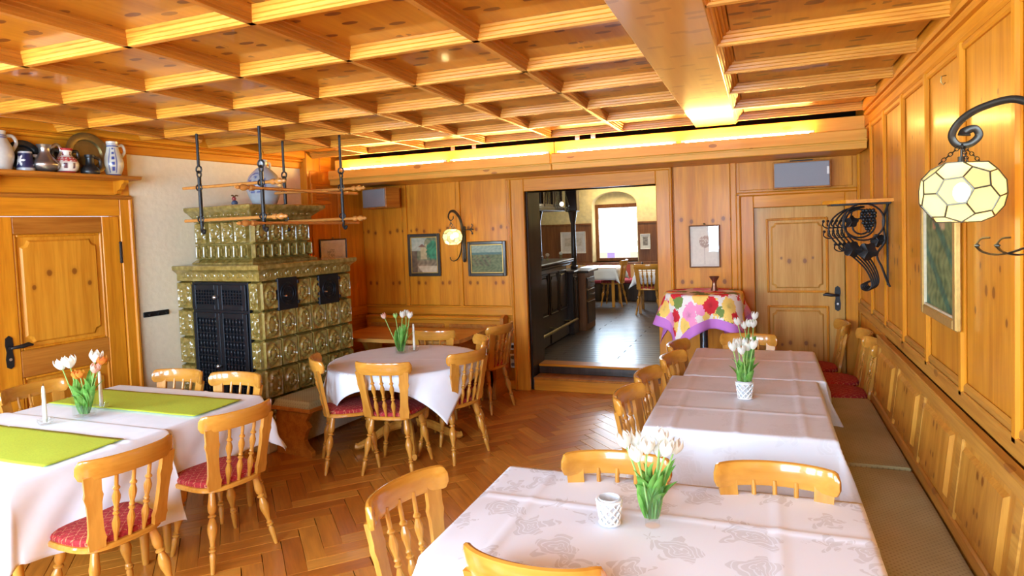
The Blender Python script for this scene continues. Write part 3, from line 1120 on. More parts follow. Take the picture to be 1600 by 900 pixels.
# ---------------------------------------------------------------- ceiling
ceiling = MB().box((-6.2, Y0, ZC + .02), (1.1, 6.05, 3.2)).build('ceiling', M['ceil'])
tag(ceiling, 'coffered ceiling of orange pine ribs and knotty veneer panels', 'ceiling', kind='structure')
MB().box((-5.2, 6.05, 2.98), (1.1, YB + .1, 3.2)).box((-5.2, YB - .012, 2.60), (1.1, YB + .02, 3.0)).build('gap_shade', M['gap_shade'], ceiling)  # blackened boards keep the gap over the cove looking shaded despite the tubes
ROWS = [2.06 + .652 * k for k in range(-5, 7)]
COLS = [-1.18 - .69 * k for k in range(0, 6)]
HW = [(.015, ZR), (.016, ZR + .010), (.022, ZR + .012), (.024, ZR + .026), (.032, ZR + .029), (.034, ZR + .043), (.042, ZR + .046), (.045, ZC + .02)]
PROF = [(-a, z) for a, z in reversed(HW)] + [(a, z) for a, z in HW]
BX0, BX1 = -.545, -.195
for y in ROWS:
    for x0, x1 in ((left_x(y) + .02, BX0 - .001), (BX1, XR - .03)):
        cx = (x0 + x1) / 2
        MB().prism([(a, z) for a, z in PROF], x0 - cx, x1 - cx, 'yzx').build('rib', M['rib_x'], ceiling, (cx, y + .018, 0))
for x in COLS:
    y1 = 5.99
    if x < -4.2:
        y1 = 4.4 if x < -4.5 else 5.99
    MB().prism(PROF, -1.6, y1, 'xzy').build('rib', M['rib_y'], ceiling, (x - .018, 0, 0))
yy = ROWS
for j in range(len(yy) - 1):
    y0, y1 = yy[j] + .06, yy[j + 1] - .025
    edges = [BX0 + .01] + COLS
    for i in range(len(edges) - 1):
        x1, x0 = edges[i] - .045, edges[i + 1] + .02
        x0 = max(x0, left_x(y0) + .05)
        if x1 - x0 < .1:
            continue
        mb = MB().cbox((-(x1 - x0) / 2, -(y1 - y0) / 2, 0), ((x1 - x0) / 2, (y1 - y0) / 2, .02), .004)
        mb.build('panel', M['ceil'], ceiling, ((x0 + x1) / 2, (y0 + y1) / 2, ZC))
    x0, x1 = BX1 + .07, XR - .07
    MB().cbox((-(x1 - x0) / 2, -(y1 - y0) / 2, 0), ((x1 - x0) / 2, (y1 - y0) / 2, .02), .004).build('panel', M['ceil'], ceiling, ((x0 + x1) / 2, (y0 + y1) / 2, ZC))
# moulded edge along the inner side of the beam
bm_ = thing('trim_4', 'broad flat veneered ceiling beam running towards the lit cove', 'beam', kind='structure')
MB().cbox((BX0, Y0, ZR - .004), (BX1, 6.14, ZC + .1), .004).build('casing', M['beam'], bm_)
mb = MB()
for k, (d, z0, z1) in enumerate(((.012, 2.70, 2.715), (.026, 2.71, 2.73), (.036, 2.725, 2.745), (.052, 2.74, 2.76), (.066, 2.755, 2.80))):
    mb.cbox((BX1 - .01, Y0, z0), (BX1 + d, 6.1, z1), .006)
mb.build('moulding', M['pine_y'], bm_)

# ---------------------------------------------------------------- lit cove along the back wall
CX0, CX1 = -4.575, XR - .005
cove = thing('trim_5', 'long pine cove ledge hiding warm tube lamps over the doorway', 'cove', kind='structure')
for x0, x1 in ((CX0, -1.93), (-1.925, CX1)):
    cx = (x0 + x1) / 2
    h = (x1 - x0) / 2
    MB().cbox((-h, 6.10, 2.462), (h, 6.125, 2.562), .008).build('lip', M['cove'], cove, (cx, 0, 0))
    MB().cbox((-h, 6.13, 2.40), (h, 6.15, 2.464), .006).build('moulding', M['cove'], cove, (cx, 0, 0))
    MB().cbox((-h, 6.12, 2.45), (h, YB, 2.47), .003).build('shelf', M['cove'], cove, (cx, 0, 0))
    MB().cbox((-h, 6.15, 2.40), (h, YB, 2.42), .003).build('soffit', M['cove'], cove, (cx, 0, 0))
    MB().cbox((-h, 6.24, 2.465), (h, 6.262, 2.69), .004).build('back_board', M['cove'], cove, (cx, 0, 0))
for x in (-3.1, -2.85, -1.72, -1.56):
    MB().cbox((x, 6.27, 2.6), (x + .05, 6.30, 2.96), .004).build('hanger', M['steel'], cove)
for i, (x0, x1) in enumerate(((-4.42, -3.12), (-3.04, -1.98), (-1.86, -.74), (-.66, .42))):
    tb = thing('tube_lamp', ['warm tube lamp in the cove above the corner loudspeaker', 'warm tube lamp in the cove above the two oil paintings',
                             'warm tube lamp in the cove above the open doorway', 'warm tube lamp in the cove above the closed pale door'][i], 'tube lamp', ((x0 + x1) / 2, 6.178, 2.572), group='tube lamps in the cove')
    h = (x1 - x0) / 2
    MB().cyl((-h + .02, 0, 0), (h - .02, 0, 0), .014, 10).build('tube', M['tube'], tb)
    for s in (-1, 1):
        MB().cbox((s * h - .018, -.018, -.102), (s * h + .018, .018, .018), .003).build('socket', M['white_plastic'], tb)

# ================================================================ tiled stove
SO, ST = .945, 2.45                                              # right face and front face of the stove (off, t)
stove = left_thing('tiled_stove', 'olive green glazed tile stove with black iron doors and stepped top', 'stove')
MB().box((PO + .004, -ST + .03, .12), (SO - .03, -1.38, 1.50)).box((PO + .004, -2.235, 1.50), (.645, -1.59, 2.06)).build('core', M['glaze'], stove)
MB().cbox((PO + .004, -ST - .005, 0), (SO + .0, -1.36, .14), .015).build('plinth', M['base_cream'], stove)


def tile_mesh(name, w, h, kind):
    """relief tile facing +y in its own xz plane"""
    def ht(u, v):
        x, z = (u - .5) * 2, (v - .5) * 2
        e = max(abs(x), abs(z))
        hgt = 0
        if e > .99:
            return -.010
        if e > .86:
            return .010 if e < .97 else 0.
        if kind == 'oval':
            r = math.hypot(x / .52, z / .70)
            if r < .82:
                hgt = .014 * math.sqrt(max(0, 1 - (r / .9) ** 2))
            elif r < 1.08:
                hgt = .014
            else:
                hgt = .004 + .007 * max(0, math.sin(7.3 * math.atan2(z, x)) * math.sin(6 * r))
        elif kind == 'round':
            r = math.hypot(x, z)
            if r < .26:
                hgt = .014
            elif r < .46:
                hgt = .004 + .009 * max(0, math.cos(6 * math.atan2(z, x)))
            elif r < .62:
                hgt = .013
            elif r < .86:
                hgt = .003
            else:
                hgt = .009
        elif kind == 'arch':
            r = math.hypot(x, max(0, z - .3) * (h / w))
            hgt = -.008 if r < .56 else .007
            if abs(x) < .2 and -.7 < z < .5:
                hgt = .008
        elif kind == 'cap':
            hgt = .006 * math.sin(x * 9) * math.sin(z * 7)
        return hgt
    mb = MB()
    n = 20
    mb.grid(n, n, lambda u, v: ((u - .5) * w, -ht(u, v) * 2.3, v * h))
    return mb.mesh(name, M['glaze'], ang=1.2)


def put_tile(me, off, t, z, face):
    # face 'front' looks along +t (to the room's front), 'right' looks along +off
    if face == 'front':
        inst('tile', me, stove, (off, -t, z), 0)
    else:
        inst('tile', me, stove, (off, -t, z), PI / 2)


RZ = [1.47, 1.222, .972, .722, .472, .222]
# right face: six columns
cols6 = [2.45, 2.265, 2.085, 1.90, 1.715, 1.535, 1.36]
t_round = {}
for i in range(6):
    wd = cols6[i] - cols6[i + 1]
    for j in range(5):
        h = RZ[j] - RZ[j + 1]
        if j == 0 and i in (1, 3, 4):
            if i != 3:
                continue
        if j == 0 and i in (1, 4):
            continue
        kd = 'oval' if j in (1, 3) and i % 2 == 0 else 'round'
        key = (round(wd, 3), round(h, 3), kd)
        if key not in t_round:
            t_round[key] = tile_mesh('tile', wd - .004, h - .004, kd)
        put_tile(t_round[key], SO, (cols6[i] + cols6[i + 1]) / 2, RZ[j + 1], 'right')
# front face: outer and inner tile columns beside the iron doors
fl = tile_mesh('tile', .205, .246, 'oval')
fr = tile_mesh('tile', .11, .246, 'oval')
for j in range(5):
    put_tile(fl, PO + .105, ST, RZ[j + 1], 'front')
    put_tile(fr, SO - .057, ST, RZ[j + 1], 'front')
# crowns: one swept profile per level, plus leaf relief
def crown(z0, prof, off1, t1, t0, name):
    mb = MB()
    n = len(prof)
    path = [lambda d: (PO + .004, -(t1 + d)), lambda d: (off1 + d, -(t1 + d)), lambda d: (off1 + d, -(t0 - d)), lambda d: (PO + .004, -(t0 - d))]
    vs = []
    for p in path:
        for d, z in prof:
            x, y = p(d)
            vs.append((x, y, z0 + z))
    fs = [(k * n + i, k * n + i + 1, (k + 1) * n + i + 1, (k + 1) * n + i) for k in range(3) for i in range(n - 1)]
    fs.append(tuple(k * n + n - 1 for k in range(4)))
    fs.append(tuple(k * n for k in range(4)))
    mb.add(vs, fs)
    return mb.build(name, M['glaze'], stove)


crown(1.47, [(0, 0), (.012, .006), (.014, .02), (.012, .055), (.022, .075), (.045, .095), (.058, .105), (.06, .135), (.05, .143)], SO, ST, 1.36, 'crown')
crown(1.613, [(.06, 0), (.06, .012), (.04, .022), (.01, .04), (0, .045)], .645, 2.24, 1.59, 'upper_plinth')
leaf_me = MB()
leaf_me.ball((0, 0, .045), .028, 8, 5, (1, .5, 1.2)).ball((-.03, 0, .03), .016, 6, 4, (1, .6, 1.3)).ball((.03, 0, .03), .016, 6, 4, (1, .6, 1.3))
leaf_me = leaf_me.mesh('relief', M['glaze'])
for k in range(9):
    inst('relief_leaf', leaf_me, stove, (SO + .012, -(ST - .08 - k * .118), 1.49), PI / 2)
for k in range(8):
    inst('relief_leaf', leaf_me, stove, (PO + .12 + k * .118, -(ST + .012), 1.49), 0)
# upper part
UO, UT = .66, 2.25
u1 = tile_mesh('tile', .165, .205, 'oval')
u2 = tile_mesh('tile', .098, .128, 'arch')
for k in range(4):
    put_tile(u1, PO + .10 + k * .165 + (.03 if k else 0), UT, 1.79, 'front')
    put_tile(u1, UO, UT - .084 - k * .165, 1.79, 'right')
for k in range(7):
    put_tile(u2, PO + .07 + k * .1, UT, 1.66, 'front')
for k in range(7):
    put_tile(u2, UO, UT - .05 - k * .098, 1.66, 'right')
crown(1.995, [(0, 0), (.012, .006), (.012, .03), (.028, .045), (.075, .085), (.10, .10), (.11, .115), (.11, .135), (.095, .142)], UO, UT, 1.56, 'crown')
for k in range(8):
    inst('relief_leaf', leaf_me, stove, (UO + .045, -(UT - .04 - k * .085), 2.035), PI / 2, (.6, .6, .6))
    inst('relief_leaf', leaf_me, stove, (PO + .08 + k * .09, -(UT + .045), 2.035), 0, (.6, .6, .6))
# iron double doors on the front
dm = MB().cbox((.115, -ST - .02, .22), (.825, -ST + .02, 1.466), .004).build('door_frame', M['stove_iron'], stove)
for (x0, x1) in ((.13, .468), (.474, .81)):
    for z0, z1, n, mm, opn in ((.25, 1.20, 6, 13, False), (1.225, 1.445, 7, 5, True)):
        mb = MB()
        b = .045
        mb.cbox((x0, -ST - .038, z0), (x0 + b, -ST - .018, z1), .004).cbox((x1 - b, -ST - .038, z0), (x1, -ST - .018, z1), .004)
        mb.cbox((x0 + b, -ST - .038, z0), (x1 - b, -ST - .018, z0 + b), .004).cbox((x0 + b, -ST - .038, z1 - b), (x1 - b, -ST - .018, z1), .004)
        dr = mb.build('door', M['stove_iron'], stove)
        lt = MB()
        w_ = (x1 - x0 - 2 * b)
        h_ = (z1 - z0 - 2 * b)
        for i in range(n + 1):
            x = x0 + b + w_ * i / n
            lt.box((x - .004, -ST - .032, z0 + b), (x + .004, -ST - .022, z1 - b))
        for i in range(mm + 1):
            z = z0 + b + h_ * i / mm
            lt.box((x0 + b, -ST - .034, z - .004), (x1 - b, -ST - .024, z + .004))
        if not opn:
            for i in range(n):
                for j in range(mm):
                    lt.ball((x0 + b + w_ * (i + .5) / n, -ST - .024, z0 + b + h_ * (j + .5) / mm), .014, 6, 4, (1, .5, 1.2))
        tag(lt.build('lattice', M['stove_iron'], dr), kind='stuff')
for z in (1.34, .74):
    MB().cyl((.47, -ST - .036, z), (.47, -ST - .06, z), .007, 8).ball((.47, -ST - .07, z), .02, 10, 8).build('knob', M['steel'], stove)
# small iron doors on the right face
for t1, t0, z0, z1 in ((2.285, 2.06, 1.205, 1.485), (1.80, 1.535, 1.195, 1.47)):
    dr = MB().cbox((SO + .0, -t1, z0), (SO + .03, -t0, z1), .006).build('oven_door', M['stove_iron'], stove)
    mt, mz = -(t1 + t0) / 2, (z0 + z1) / 2
    rr = MB()
    for r in (.085, .06):
        rr.tube([(SO + .032, mt + r * math.cos(a), mz + r * 1.1 * math.sin(a)) for a in [2 * PI * k / 24 for k in range(24)]], .006, 5, closed=True)
    for k in range(8):
        a = 2 * PI * k / 8
        rr.ball((SO + .030, mt + .035 * math.cos(a), mz + .035 * math.sin(a)), .013, 6, 4, (.5, 1, 1))
    rr.build('rosette', M['stove_iron'], dr)
    MB().tube([(SO + .03, -t1 + .05, mz - .015), (SO + .05, -t1 + .05, mz - .015), (SO + .055, -t1 + .075, mz - .018)], .006, 6).build('latch', M['steel'], dr)
    for z in (z0 + .04, z1 - .06):
        MB().cbox((SO + .005, -t0 - .005, z), (SO + .034, -t0 + .02, z + .03), .003).build('hinge', M['stove_iron'], dr)

# bench along the stove
sb = left_thing('stove_bench', 'low pine bench with olive cushion along the green stove', 'bench')
poly = []
for a, z in ((.96, 0), (1.36, 0), (1.355, .05), (1.30, .09), (1.275, .14), (1.30, .21), (1.34, .25), (1.30, .30), (1.34, .35), (1.345, .385), (.96, .385)):
    poly.append((a, z))
for t in (2.35, 1.30):
    MB().prism(poly, -t - .02, -t + .02, 'xzy').build('side_panel', M['red_pine'], sb)
MB().cbox((.955, -2.42, .385), (1.40, -1.22, .42), .008).build('seat', M['red_pine'], sb)
mb = MB()
def cush(u, v):
    x, y = .965 + u * .425, -2.41 + v * 1.18
    e = min(u, 1 - u) * .425
    e2 = min(v, 1 - v) * 1.18
    k = min(1, min(e, e2) / .03)
    return (x, y, .422 + .05 * math.sqrt(max(0, 1 - (1 - k) ** 2)) + .004 * math.sin(6 * u) * math.sin(9 * v))
mb.grid(24, 40, cush)
mb.box((.967, -2.408, .42), (1.388, -1.232, .424))
mb.build('cushion', M['olive'], sb)
MB().cbox((.99, -2.2, .02), (1.02, -1.32, .38), .004).build('back_board', M['base_cream'], sb)

# drying rack hanging over the stove
rk = thing('drying_rack', 'wrought iron drying rack with turned wooden poles hung above the stove', 'drying rack', (0, 0, 0))
RA, RB, RC, RD = (-4.28, 4.02), (-3.62, 4.0), (-4.15, 4.88), (-3.53, 4.9)
for p in (RA, RB, RC, RD):
    x, y = p
    mb = MB()
    if y > 4.5:
        mb.cyl((x, y, 2.762), (x, y, 2.742), .045, 12)
    mb.cyl((x, y, 2.75 if y > 4.5 else 2.705), (x, y, 2.44), .012, 8)
    mb.tube([(x + .028 * math.cos(a), y, 2.415 + .028 * math.sin(a)) for a in [2 * PI * k / 16 for k in range(16)]], .007, 6, closed=True)
    mb.tube([(x, y + .02 * math.cos(a), 2.375 + .026 * math.sin(a)) for a in [2 * PI * k / 16 for k in range(16)]], .007, 6, closed=True)
    mb.cyl((x, y, 2.352), (x, y, 1.95), .015, 8)
    mb.tube(spline([(x, y, 1.955), (x + .004, y - .006, 1.915), (x + .03, y - .012, 1.895), (x + .045, y - .016, 1.92)], 5), .013, 7)
    for z in (2.245, 1.985):
        mb.tube([(x + .03 * math.cos(a), y - .008, z + .022 + .024 * math.sin(a)) for a in [2 * PI * k / 14 for k in range(14)]], .006, 5, closed=True)
    mb.build('hanger', M['iron'], rk)
WP = plain('turned_pine', (.55, .23, .05), .35, coat=.4)
knob = [(.013, 0), (.013, .86), (.022, .875), (.022, .90), (.012, .91), (.024, .93), (.026, .95), (.012, .97), (.016, .985), (.006, 1)]
for z in (2.27, 2.0):
    MB().rod(knob, (-4.47, 4.03, z), (-3.39, 4.0, z), 10).build('pole', WP, rk)
    MB().rod(knob, (-4.30, 4.87, z - .02), (-3.29, 4.91, z - .02), 10).build('pole', WP, rk)
    MB().rod(knob, (-3.52, 5.12, z - .055), (-3.64, 3.74, z - .045), 10).build('pole', WP, rk)

# hook rail on the plaster
hr = left_thing('hook_rail', 'short black iron hook rail on the cream plaster', 'hook rail')
MB().cbox((PO, -2.80, 1.185), (PO + .012, -2.565, 1.23), .003).build('plate', M['iron'], hr)
for k in range(3):
    t = 2.76 - k * .08
    MB().tube([(PO + .01, -t, 1.21), (PO + .035, -t, 1.20), (PO + .04, -t, 1.215)], .005, 6).build('hook', M['iron'], hr)

# ---------------------------------------------------------------- stoneware and pewter on the shelf
def jug(name, label, cat, prof, cols, mat, loc, handle=None, seg=28, hmat=None, rotz=PHI, scale=1, group=None):
    t = thing(name, label, cat, loc, rotz, group)
    MB().lathe([(r * scale, z * scale) for r, z in prof], seg, cols=cols).build('body', mat, t)
    for h in (handle or []):
        hm = MB()
        hm.col = (.60, .59, .54)
        hm.tube([Vector(p) * scale for p in spline(h, 6)], [.009 * scale] * (6 * (len(h) - 1) + 1), 8, 1.3, .9).build('handle', hmat or mat, t)
    return t


GREY, BLUE, WHITE = (.55, .53, .48), (.03, .06, .28), (.82, .80, .72)
smooth = lambda prof, n=4: [(max(0, p.x), p.y) for p in [Vector((q.x, q.y)) for q in spline([(r, z, 0) for r, z in prof], n)]]


def grey_stripes(a, z, i):
    if .06 < z < .068 or .225 < z < .232 or .245 < z < .25:
        return BLUE
    return GREY


SZ = 2.382
p_jug = smooth([(.062, 0), (.066, .02), (.082, .09), (.076, .15), (.05, .21), (.042, .24), (.046, .265)]) + [(.040, .265), (.036, .24)]
J1 = jug('stoneware_jug', 'grey stoneware jug with blue bands at the shelf end beside the navy mug', 'jug', p_jug, grey_stripes, M['ceramic'], LW(.02, 3.84, SZ), [[(0, .04, .235), (0, .085, .235), (0, .105, .19), (0, .075, .13)]], scale=1.05)


def mugcol(a, z, i):
    if z < .02 or z > .125:
        return (.45, .46, .48)
    d = math.hypot(((a + 1.3 + PI) % (2 * PI) - PI) * .05, z - .075)
    fl = math.cos(6 * math.atan2(z - .075, ((a + 1.3 + PI) % (2 * PI) - PI) * .05))
    return (.72, .72, .70) if d < .028 + .014 * fl else (.012, .016, .07)


jug('navy_mug', 'small navy mug painted with a white flower on the shelf', 'mug', smooth([(.055, 0), (.056, .02), (.052, .06), (.046, .10), (.042, .14)], 8) + [(.038, .14), (.036, .12)], mugcol, M['ceramic'], LW(.055, 3.695, SZ), [[(0, .044, .115), (0, .085, .11), (0, .085, .055), (0, .055, .025)]], seg=48)


def plate(name, label, mat, loc, r, tilt):
    t = thing(name, label, 'plate', loc, PHI)
    Mx = Matrix.Translation((0, 0, r)) @ Matrix.Rotation(-tilt, 4, 'Y') @ Matrix.Rotation(PI / 2, 4, 'Y')
    MB().lathe([(0, -.012), (r * .62, -.010), (r * .68, .006), (r * .95, .014), (r, .012), (r * .97, .004), (r * .68, -.004), (r * .6, -.02), (0, -.02)], 40, Mx).build('dish', mat, t)
    return t


plate('brass_plate', 'large round aged brass plate leaning behind the dark flagon', M['brass'], LW(.035, 3.25, SZ), .165, .12)
plate('pewter_plate', 'dark pewter plate leaning behind the navy mug', M['dark_pewter'], LW(-.0, 3.68, SZ), .115, .12)
plate('engraved_plate', 'small pewter plate leaning between the silvery jug and painted vase', M['pewter'], LW(-.0, 3.49, SZ), .10, .12)
jug('silver_jug', 'bulbous pewter jug with swirled belly between mug and painted vase', 'jug', smooth([(.04, 0), (.075, .02), (.09, .055), (.07, .09), (.04, .13), (.036, .17), (.05, .20)]), None, M['pewter'], LW(.07, 3.575, SZ), [[(0, .036, .18), (0, .09, .21), (0, .115, .16), (0, .075, .075)]], hmat=M['pewter'])


def vasecol(a, z, i):
    if z < .012 or .10 < z < .105 or z > .168:
        return (.45, .03, .04)
    if .085 < z < .12:
        return (.55, .06, .06) if (math.sin(a * 17) + math.sin(z * 400)) > -.6 else WHITE
    if math.sin(a * 9) > .55 and .03 < z < .075:
        return (.10, .03, .06)
    if math.sin(a * 5) > .8 and .13 < z < .16:
        return (.20, .03, .05)
    return WHITE


vz = jug('painted_vase', 'white vase with red painted band and two small handles', 'vase', smooth([(.05, 0), (.078, .03), (.085, .07), (.066, .11), (.04, .135), (.042, .165), (.05, .185)], 8), vasecol, M['ceramic'], LW(.06, 3.425, SZ), [[(0, .04, .165), (0, .082, .17), (0, .09, .13), (0, .07, .105)], [(0, -.04, .165), (0, -.082, .17), (0, -.09, .13), (0, -.07, .105)]], seg=60, hmat=M['dark_pewter'])
jug('dark_flagon', 'small dark pewter flagon standing before the large brass plate', 'flagon', smooth([(.06, 0), (.065, .02), (.055, .05), (.032, .075), (.028, .12), (.034, .135), (.034, .15)]), None, M['dark_pewter'], LW(.085, 3.265, SZ), [[(0, .03, .135), (0, .075, .12), (0, .08, .07), (0, .055, .03)]], hmat=M['dark_pewter'])


def tallcol(a, z, i):
    if z < .012 or .235 < z < .242 or .25 < z < .256:
        return BLUE
    d = (a + .55) % (2 * PI)
    if d > PI:
        d -= 2 * PI
    if .02 < z < .225 and (.32 < abs(d) < .42 or (abs(d) < .14 and math.sin(z * 150) > -.3)):
        return BLUE
    return (.66, .63, .52)


jug('tall_jug', 'tall cream jug with blue painted stripes at the shelf end by the plaster', 'jug', smooth([(.05, 0), (.056, .02), (.075, .08), (.072, .13), (.05, .20), (.042, .245), (.044, .275)], 8) + [(.038, .275), (.035, .25)], tallcol, M['ceramic'], LW(.045, 3.06, SZ), [[(0, .042, .245), (0, .085, .25), (0, .098, .20), (0, .066, .15)]], seg=60)


def bigcol(a, z, i):
    d = (a + 1.25) % (2 * PI)
    if d > PI:
        d -= 2 * PI
    e = math.hypot(d * .15, z - .21)
    if .085 < e < .097 or e < .02 or (.04 < e < .07 and math.sin(5 * math.atan2(z - .21, d * .15)) > .1):
        return (.05, .08, .28)
    return (.42, .45, .48)


jug('salt_glaze_bottle', 'large grey blue stoneware bottle with painted medallion atop the stove', 'bottle', smooth([(.10, 0), (.115, .03), (.155, .14), (.16, .20), (.13, .28), (.07, .345), (.038, .37), (.036, .41), (.042, .42), (.042, .435)], 7), bigcol, M['ceramic'], LW(.40, 1.86, 2.138), [[(0, .036, .41), (0, .08, .41), (0, .085, .37), (0, .06, .345)]], seg=56)
fg = thing('bird_figurine', 'tiny red and blue figurine beside the bottle atop the stove', 'figurine', LW(.30, 2.12, 2.138), PHI)
MB().ball((0, 0, .028), .028, 10, 8, (1, 1.1, 1)).build('body', plain('blue_glaze', (.07, .09, .16), .4), fg)
MB().ball((0, -.005, .068), .02, 10, 8).build('head', plain('red_glaze', (.35, .05, .04), .4), fg)
MB().tube([(0, .0, .085), (0, -.02, .10), (0, -.03, .095)], .006, 6).tube([(0, .0, .085), (0, .02, .10), (0, .04, .095)], .006, 6).build('hat', M['brass'], fg)

# ================================================================ chairs
LEGP = [(.011, 0), (.012, .02), (.015, .14), (.018, .22), (.012, .255), (.020, .27), (.020, .285), (.012, .30), (.019, .315), (.012, .335), (.017, .41), (.026, .50), (.028, .55), (.023, .61), (.013, .67), (.023, .685), (.023, .70), (.013, .72), (.021, .74), (.025, .80), (.021, .88), (.016, 1)]
SPP = [(.008, 0), (.010, .10), (.017, .22), (.018, .27), (.008, .37), (.015, .39), (.015, .405), (.008, .42), (.014, .45), (.009, .48), (.018, .60), (.018, .64), (.009, .72), (.016, .74), (.016, .755), (.009, .78), (.009, 1)]


def seat_outline(k=1., n=40):
    out = []
    for i in range(n):
        a = 2 * PI * i / n
        c, s = math.cos(a), math.sin(a)
        x = math.copysign(abs(c) ** .62, c)
        y = math.copysign(abs(s) ** .62, s)
        w = .215 + .018 * y
        out.append((x * w * k, (y * .212) * k + .005))
    return out


def make_chair():
    c = thing('spindle_chair', 'x', 'chair', group='spindle back chairs')
    o = seat_outline()
    mb = MB()
    n = len(o)
    vs = []
    for k, z in ((.95, .425), (1., .432), (1., .447), (.97, .455)):
        vs += [(x * k, y * k, z) for x, y in o]
    fs = [tuple(range(n - 1, -1, -1)), tuple(range(3 * n, 4 * n))]
    for r in range(3):
        fs += [(r * n + i, r * n + (i + 1) % n, (r + 1) * n + (i + 1) % n, (r + 1) * n + i) for i in range(n)]
    mb.add(vs, fs)
    mb.build('seat', M['chair_x'], c)
    mb = MB()
    vs = []
    for k, z in ((.93, .455), (.935, .468), (.90, .480), (.78, .488), (.5, .492)):
        vs += [(x * k, y * k + .012, z) for x, y in o]
    fs = [tuple(range(4 * n, 5 * n))]
    for r in range(4):
        fs += [(r * n + i, r * n + (i + 1) % n, (r + 1) * n + (i + 1) % n, (r + 1) * n + i) for i in range(n)]
    mb.add(vs, fs)
    mb.build('cushion', M['seat'], c)
    for sx in (-1, 1):
        for sy in (-1, 1):
            MB().rod(LEGP, (sx * .205, sy * .205 - .01, 0), (sx * .135, sy * .135, .43), 12).build('leg', M['chair'], c)
    # shaped flat posts
    for sx in (-1, 1):
        ws = [(0, .034), (.08, .035), (.13, .040), (.17, .035), (.25, .031), (.45, .029), (.62, .031), (.72, .039), (.78, .034), (1, .036)]
        poly = [(w, t) for t, w in ws] + [(-w, t) for t, w in reversed(ws)]
        A, B = Vector((sx * .145, -.178, .45)), Vector((sx * .178, -.236, .81))
        up = (B - A)
        Ln = up.length
        up.normalize()
        xx = Vector((1, 0, 0)).cross(up).normalized()
        side = up.cross(xx).normalized()
        if side.x < 0:
            side = -side
        # posts turn slightly inwards, following the curve of the rail
        side = (side + Vector((0, -sx * .22 * -1, 0))).normalized()
        nor = side.cross(up).normalized()
        mb = MB()
        vs = []
        for d in (-.011, .011):
            vs += [A + side * a + up * (b_ * Ln) + nor * d for a, b_ in poly]
        m_ = len(poly)
        fs = [tuple(range(m_ - 1, -1, -1)), tuple(range(m_, 2 * m_))] + [(i, (i + 1) % m_, m_ + (i + 1) % m_, m_ + i) for i in range(m_)]
        mb.add(vs, fs).build('back_post', M['chair'], c)
    for x in (-.066, 0, .066):
        MB().rod(SPP, (x, -.186, .45), (x * 1.2, -.262 + abs(x) * .1, .81), 10).build('spindle', M['chair'], c)
    # curved top rail
    mb = MB()
    N = 28
    cs = [(math.cos(a), math.sin(a)) for a in [2 * PI * k / 12 for k in range(12)]]
    vs = []
    for i in range(N + 1):
        u = -1 + 2 * i / N
        x = .225 * math.sin(u * 1.18) / math.sin(1.18)
        y = -.275 + .085 * u * u
        e = max(0, (abs(u) - .86) / .14)
        hh = .049 * math.sqrt(max(.02, 1 - e * e * .85))
        tt = .0155 * math.sqrt(max(.05, 1 - e * e * .8))
        ang = math.atan2(2 * .085 * u / .225, 1)
        nx, ny = -math.sin(ang), math.cos(ang)
        for a, b_ in cs:
            aa = math.copysign(abs(a) ** .55, a) * tt
            bb = math.copysign(abs(b_) ** .55, b_) * hh
            vs.append((x + nx * aa, y + ny * aa - bb * .12 * -1 * -1, .834 + bb))
    m_ = len(cs)
    fs = [tuple(range(m_ - 1, -1, -1)), tuple(range(N * m_, (N + 1) * m_))]
    fs += [(i * m_ + k, i * m_ + (k + 1) % m_, (i + 1) * m_ + (k + 1) % m_, (i + 1) * m_ + k) for i in range(N) for k in range(m_)]
    mb.add(vs, fs).build('top_rail', M['chair_x'], c)
    return c


chair0 = make_chair()
chair_used = []


def chair(rail_xy, heading, label, z=0., group='spindle back chairs', scale=1.):
    """rail_xy: where the top rail's middle stands; heading: degrees the sitter faces (0 = +x, 90 = +y)"""
    o = chair0 if not chair_used else copy_tree(chair0)
    chair_used.append(o)
    h = math.radians(heading)
    o.rotation_euler = (0, 0, h - PI / 2)
    o.location = (rail_xy[0] + .262 * math.cos(h) * scale, rail_xy[1] + .262 * math.sin(h) * scale, z)
    if scale != 1:
        o.scale = (scale,) * 3
    tag(o, label, 'chair', group)
    return o


# long table by the door
chair((-2.76, 2.12), 172, 'chair with red seat at the green runner table, nearest the photographer')
chair((-2.76, 2.80), 168, 'chair beside the long green runner table, second from the photographer')
chair((-4.05, 3.55), -86, 'chair at the far end of the green runner table, next to the plaster wall')
chair((-3.51, 3.56), -88, 'chair at the far end of the green runner table, next to the stove bench')
chair((-4.79, 2.92), 0, 'chair between the long green runner table and the panelled door')
# round table
chair((-2.66, 4.05), 98, 'chair with its back squarely to the photographer at the round table')
chair((-3.32, 4.12), 40, 'chair at the round table drawn up close to the stove bench')
chair((-2.165, 4.62), 162, 'chair on the near right side of the round table')
chair((-2.32, 5.23), 214, 'chair behind its neighbour on the far right side of the round table')
# timber table in the corner
chair((-2.43, 5.96), 168, 'chair at the end of the bare timber table near the wall sockets', )
chair((-2.99, 5.47), 97, 'chair between the round table and the bare timber table')
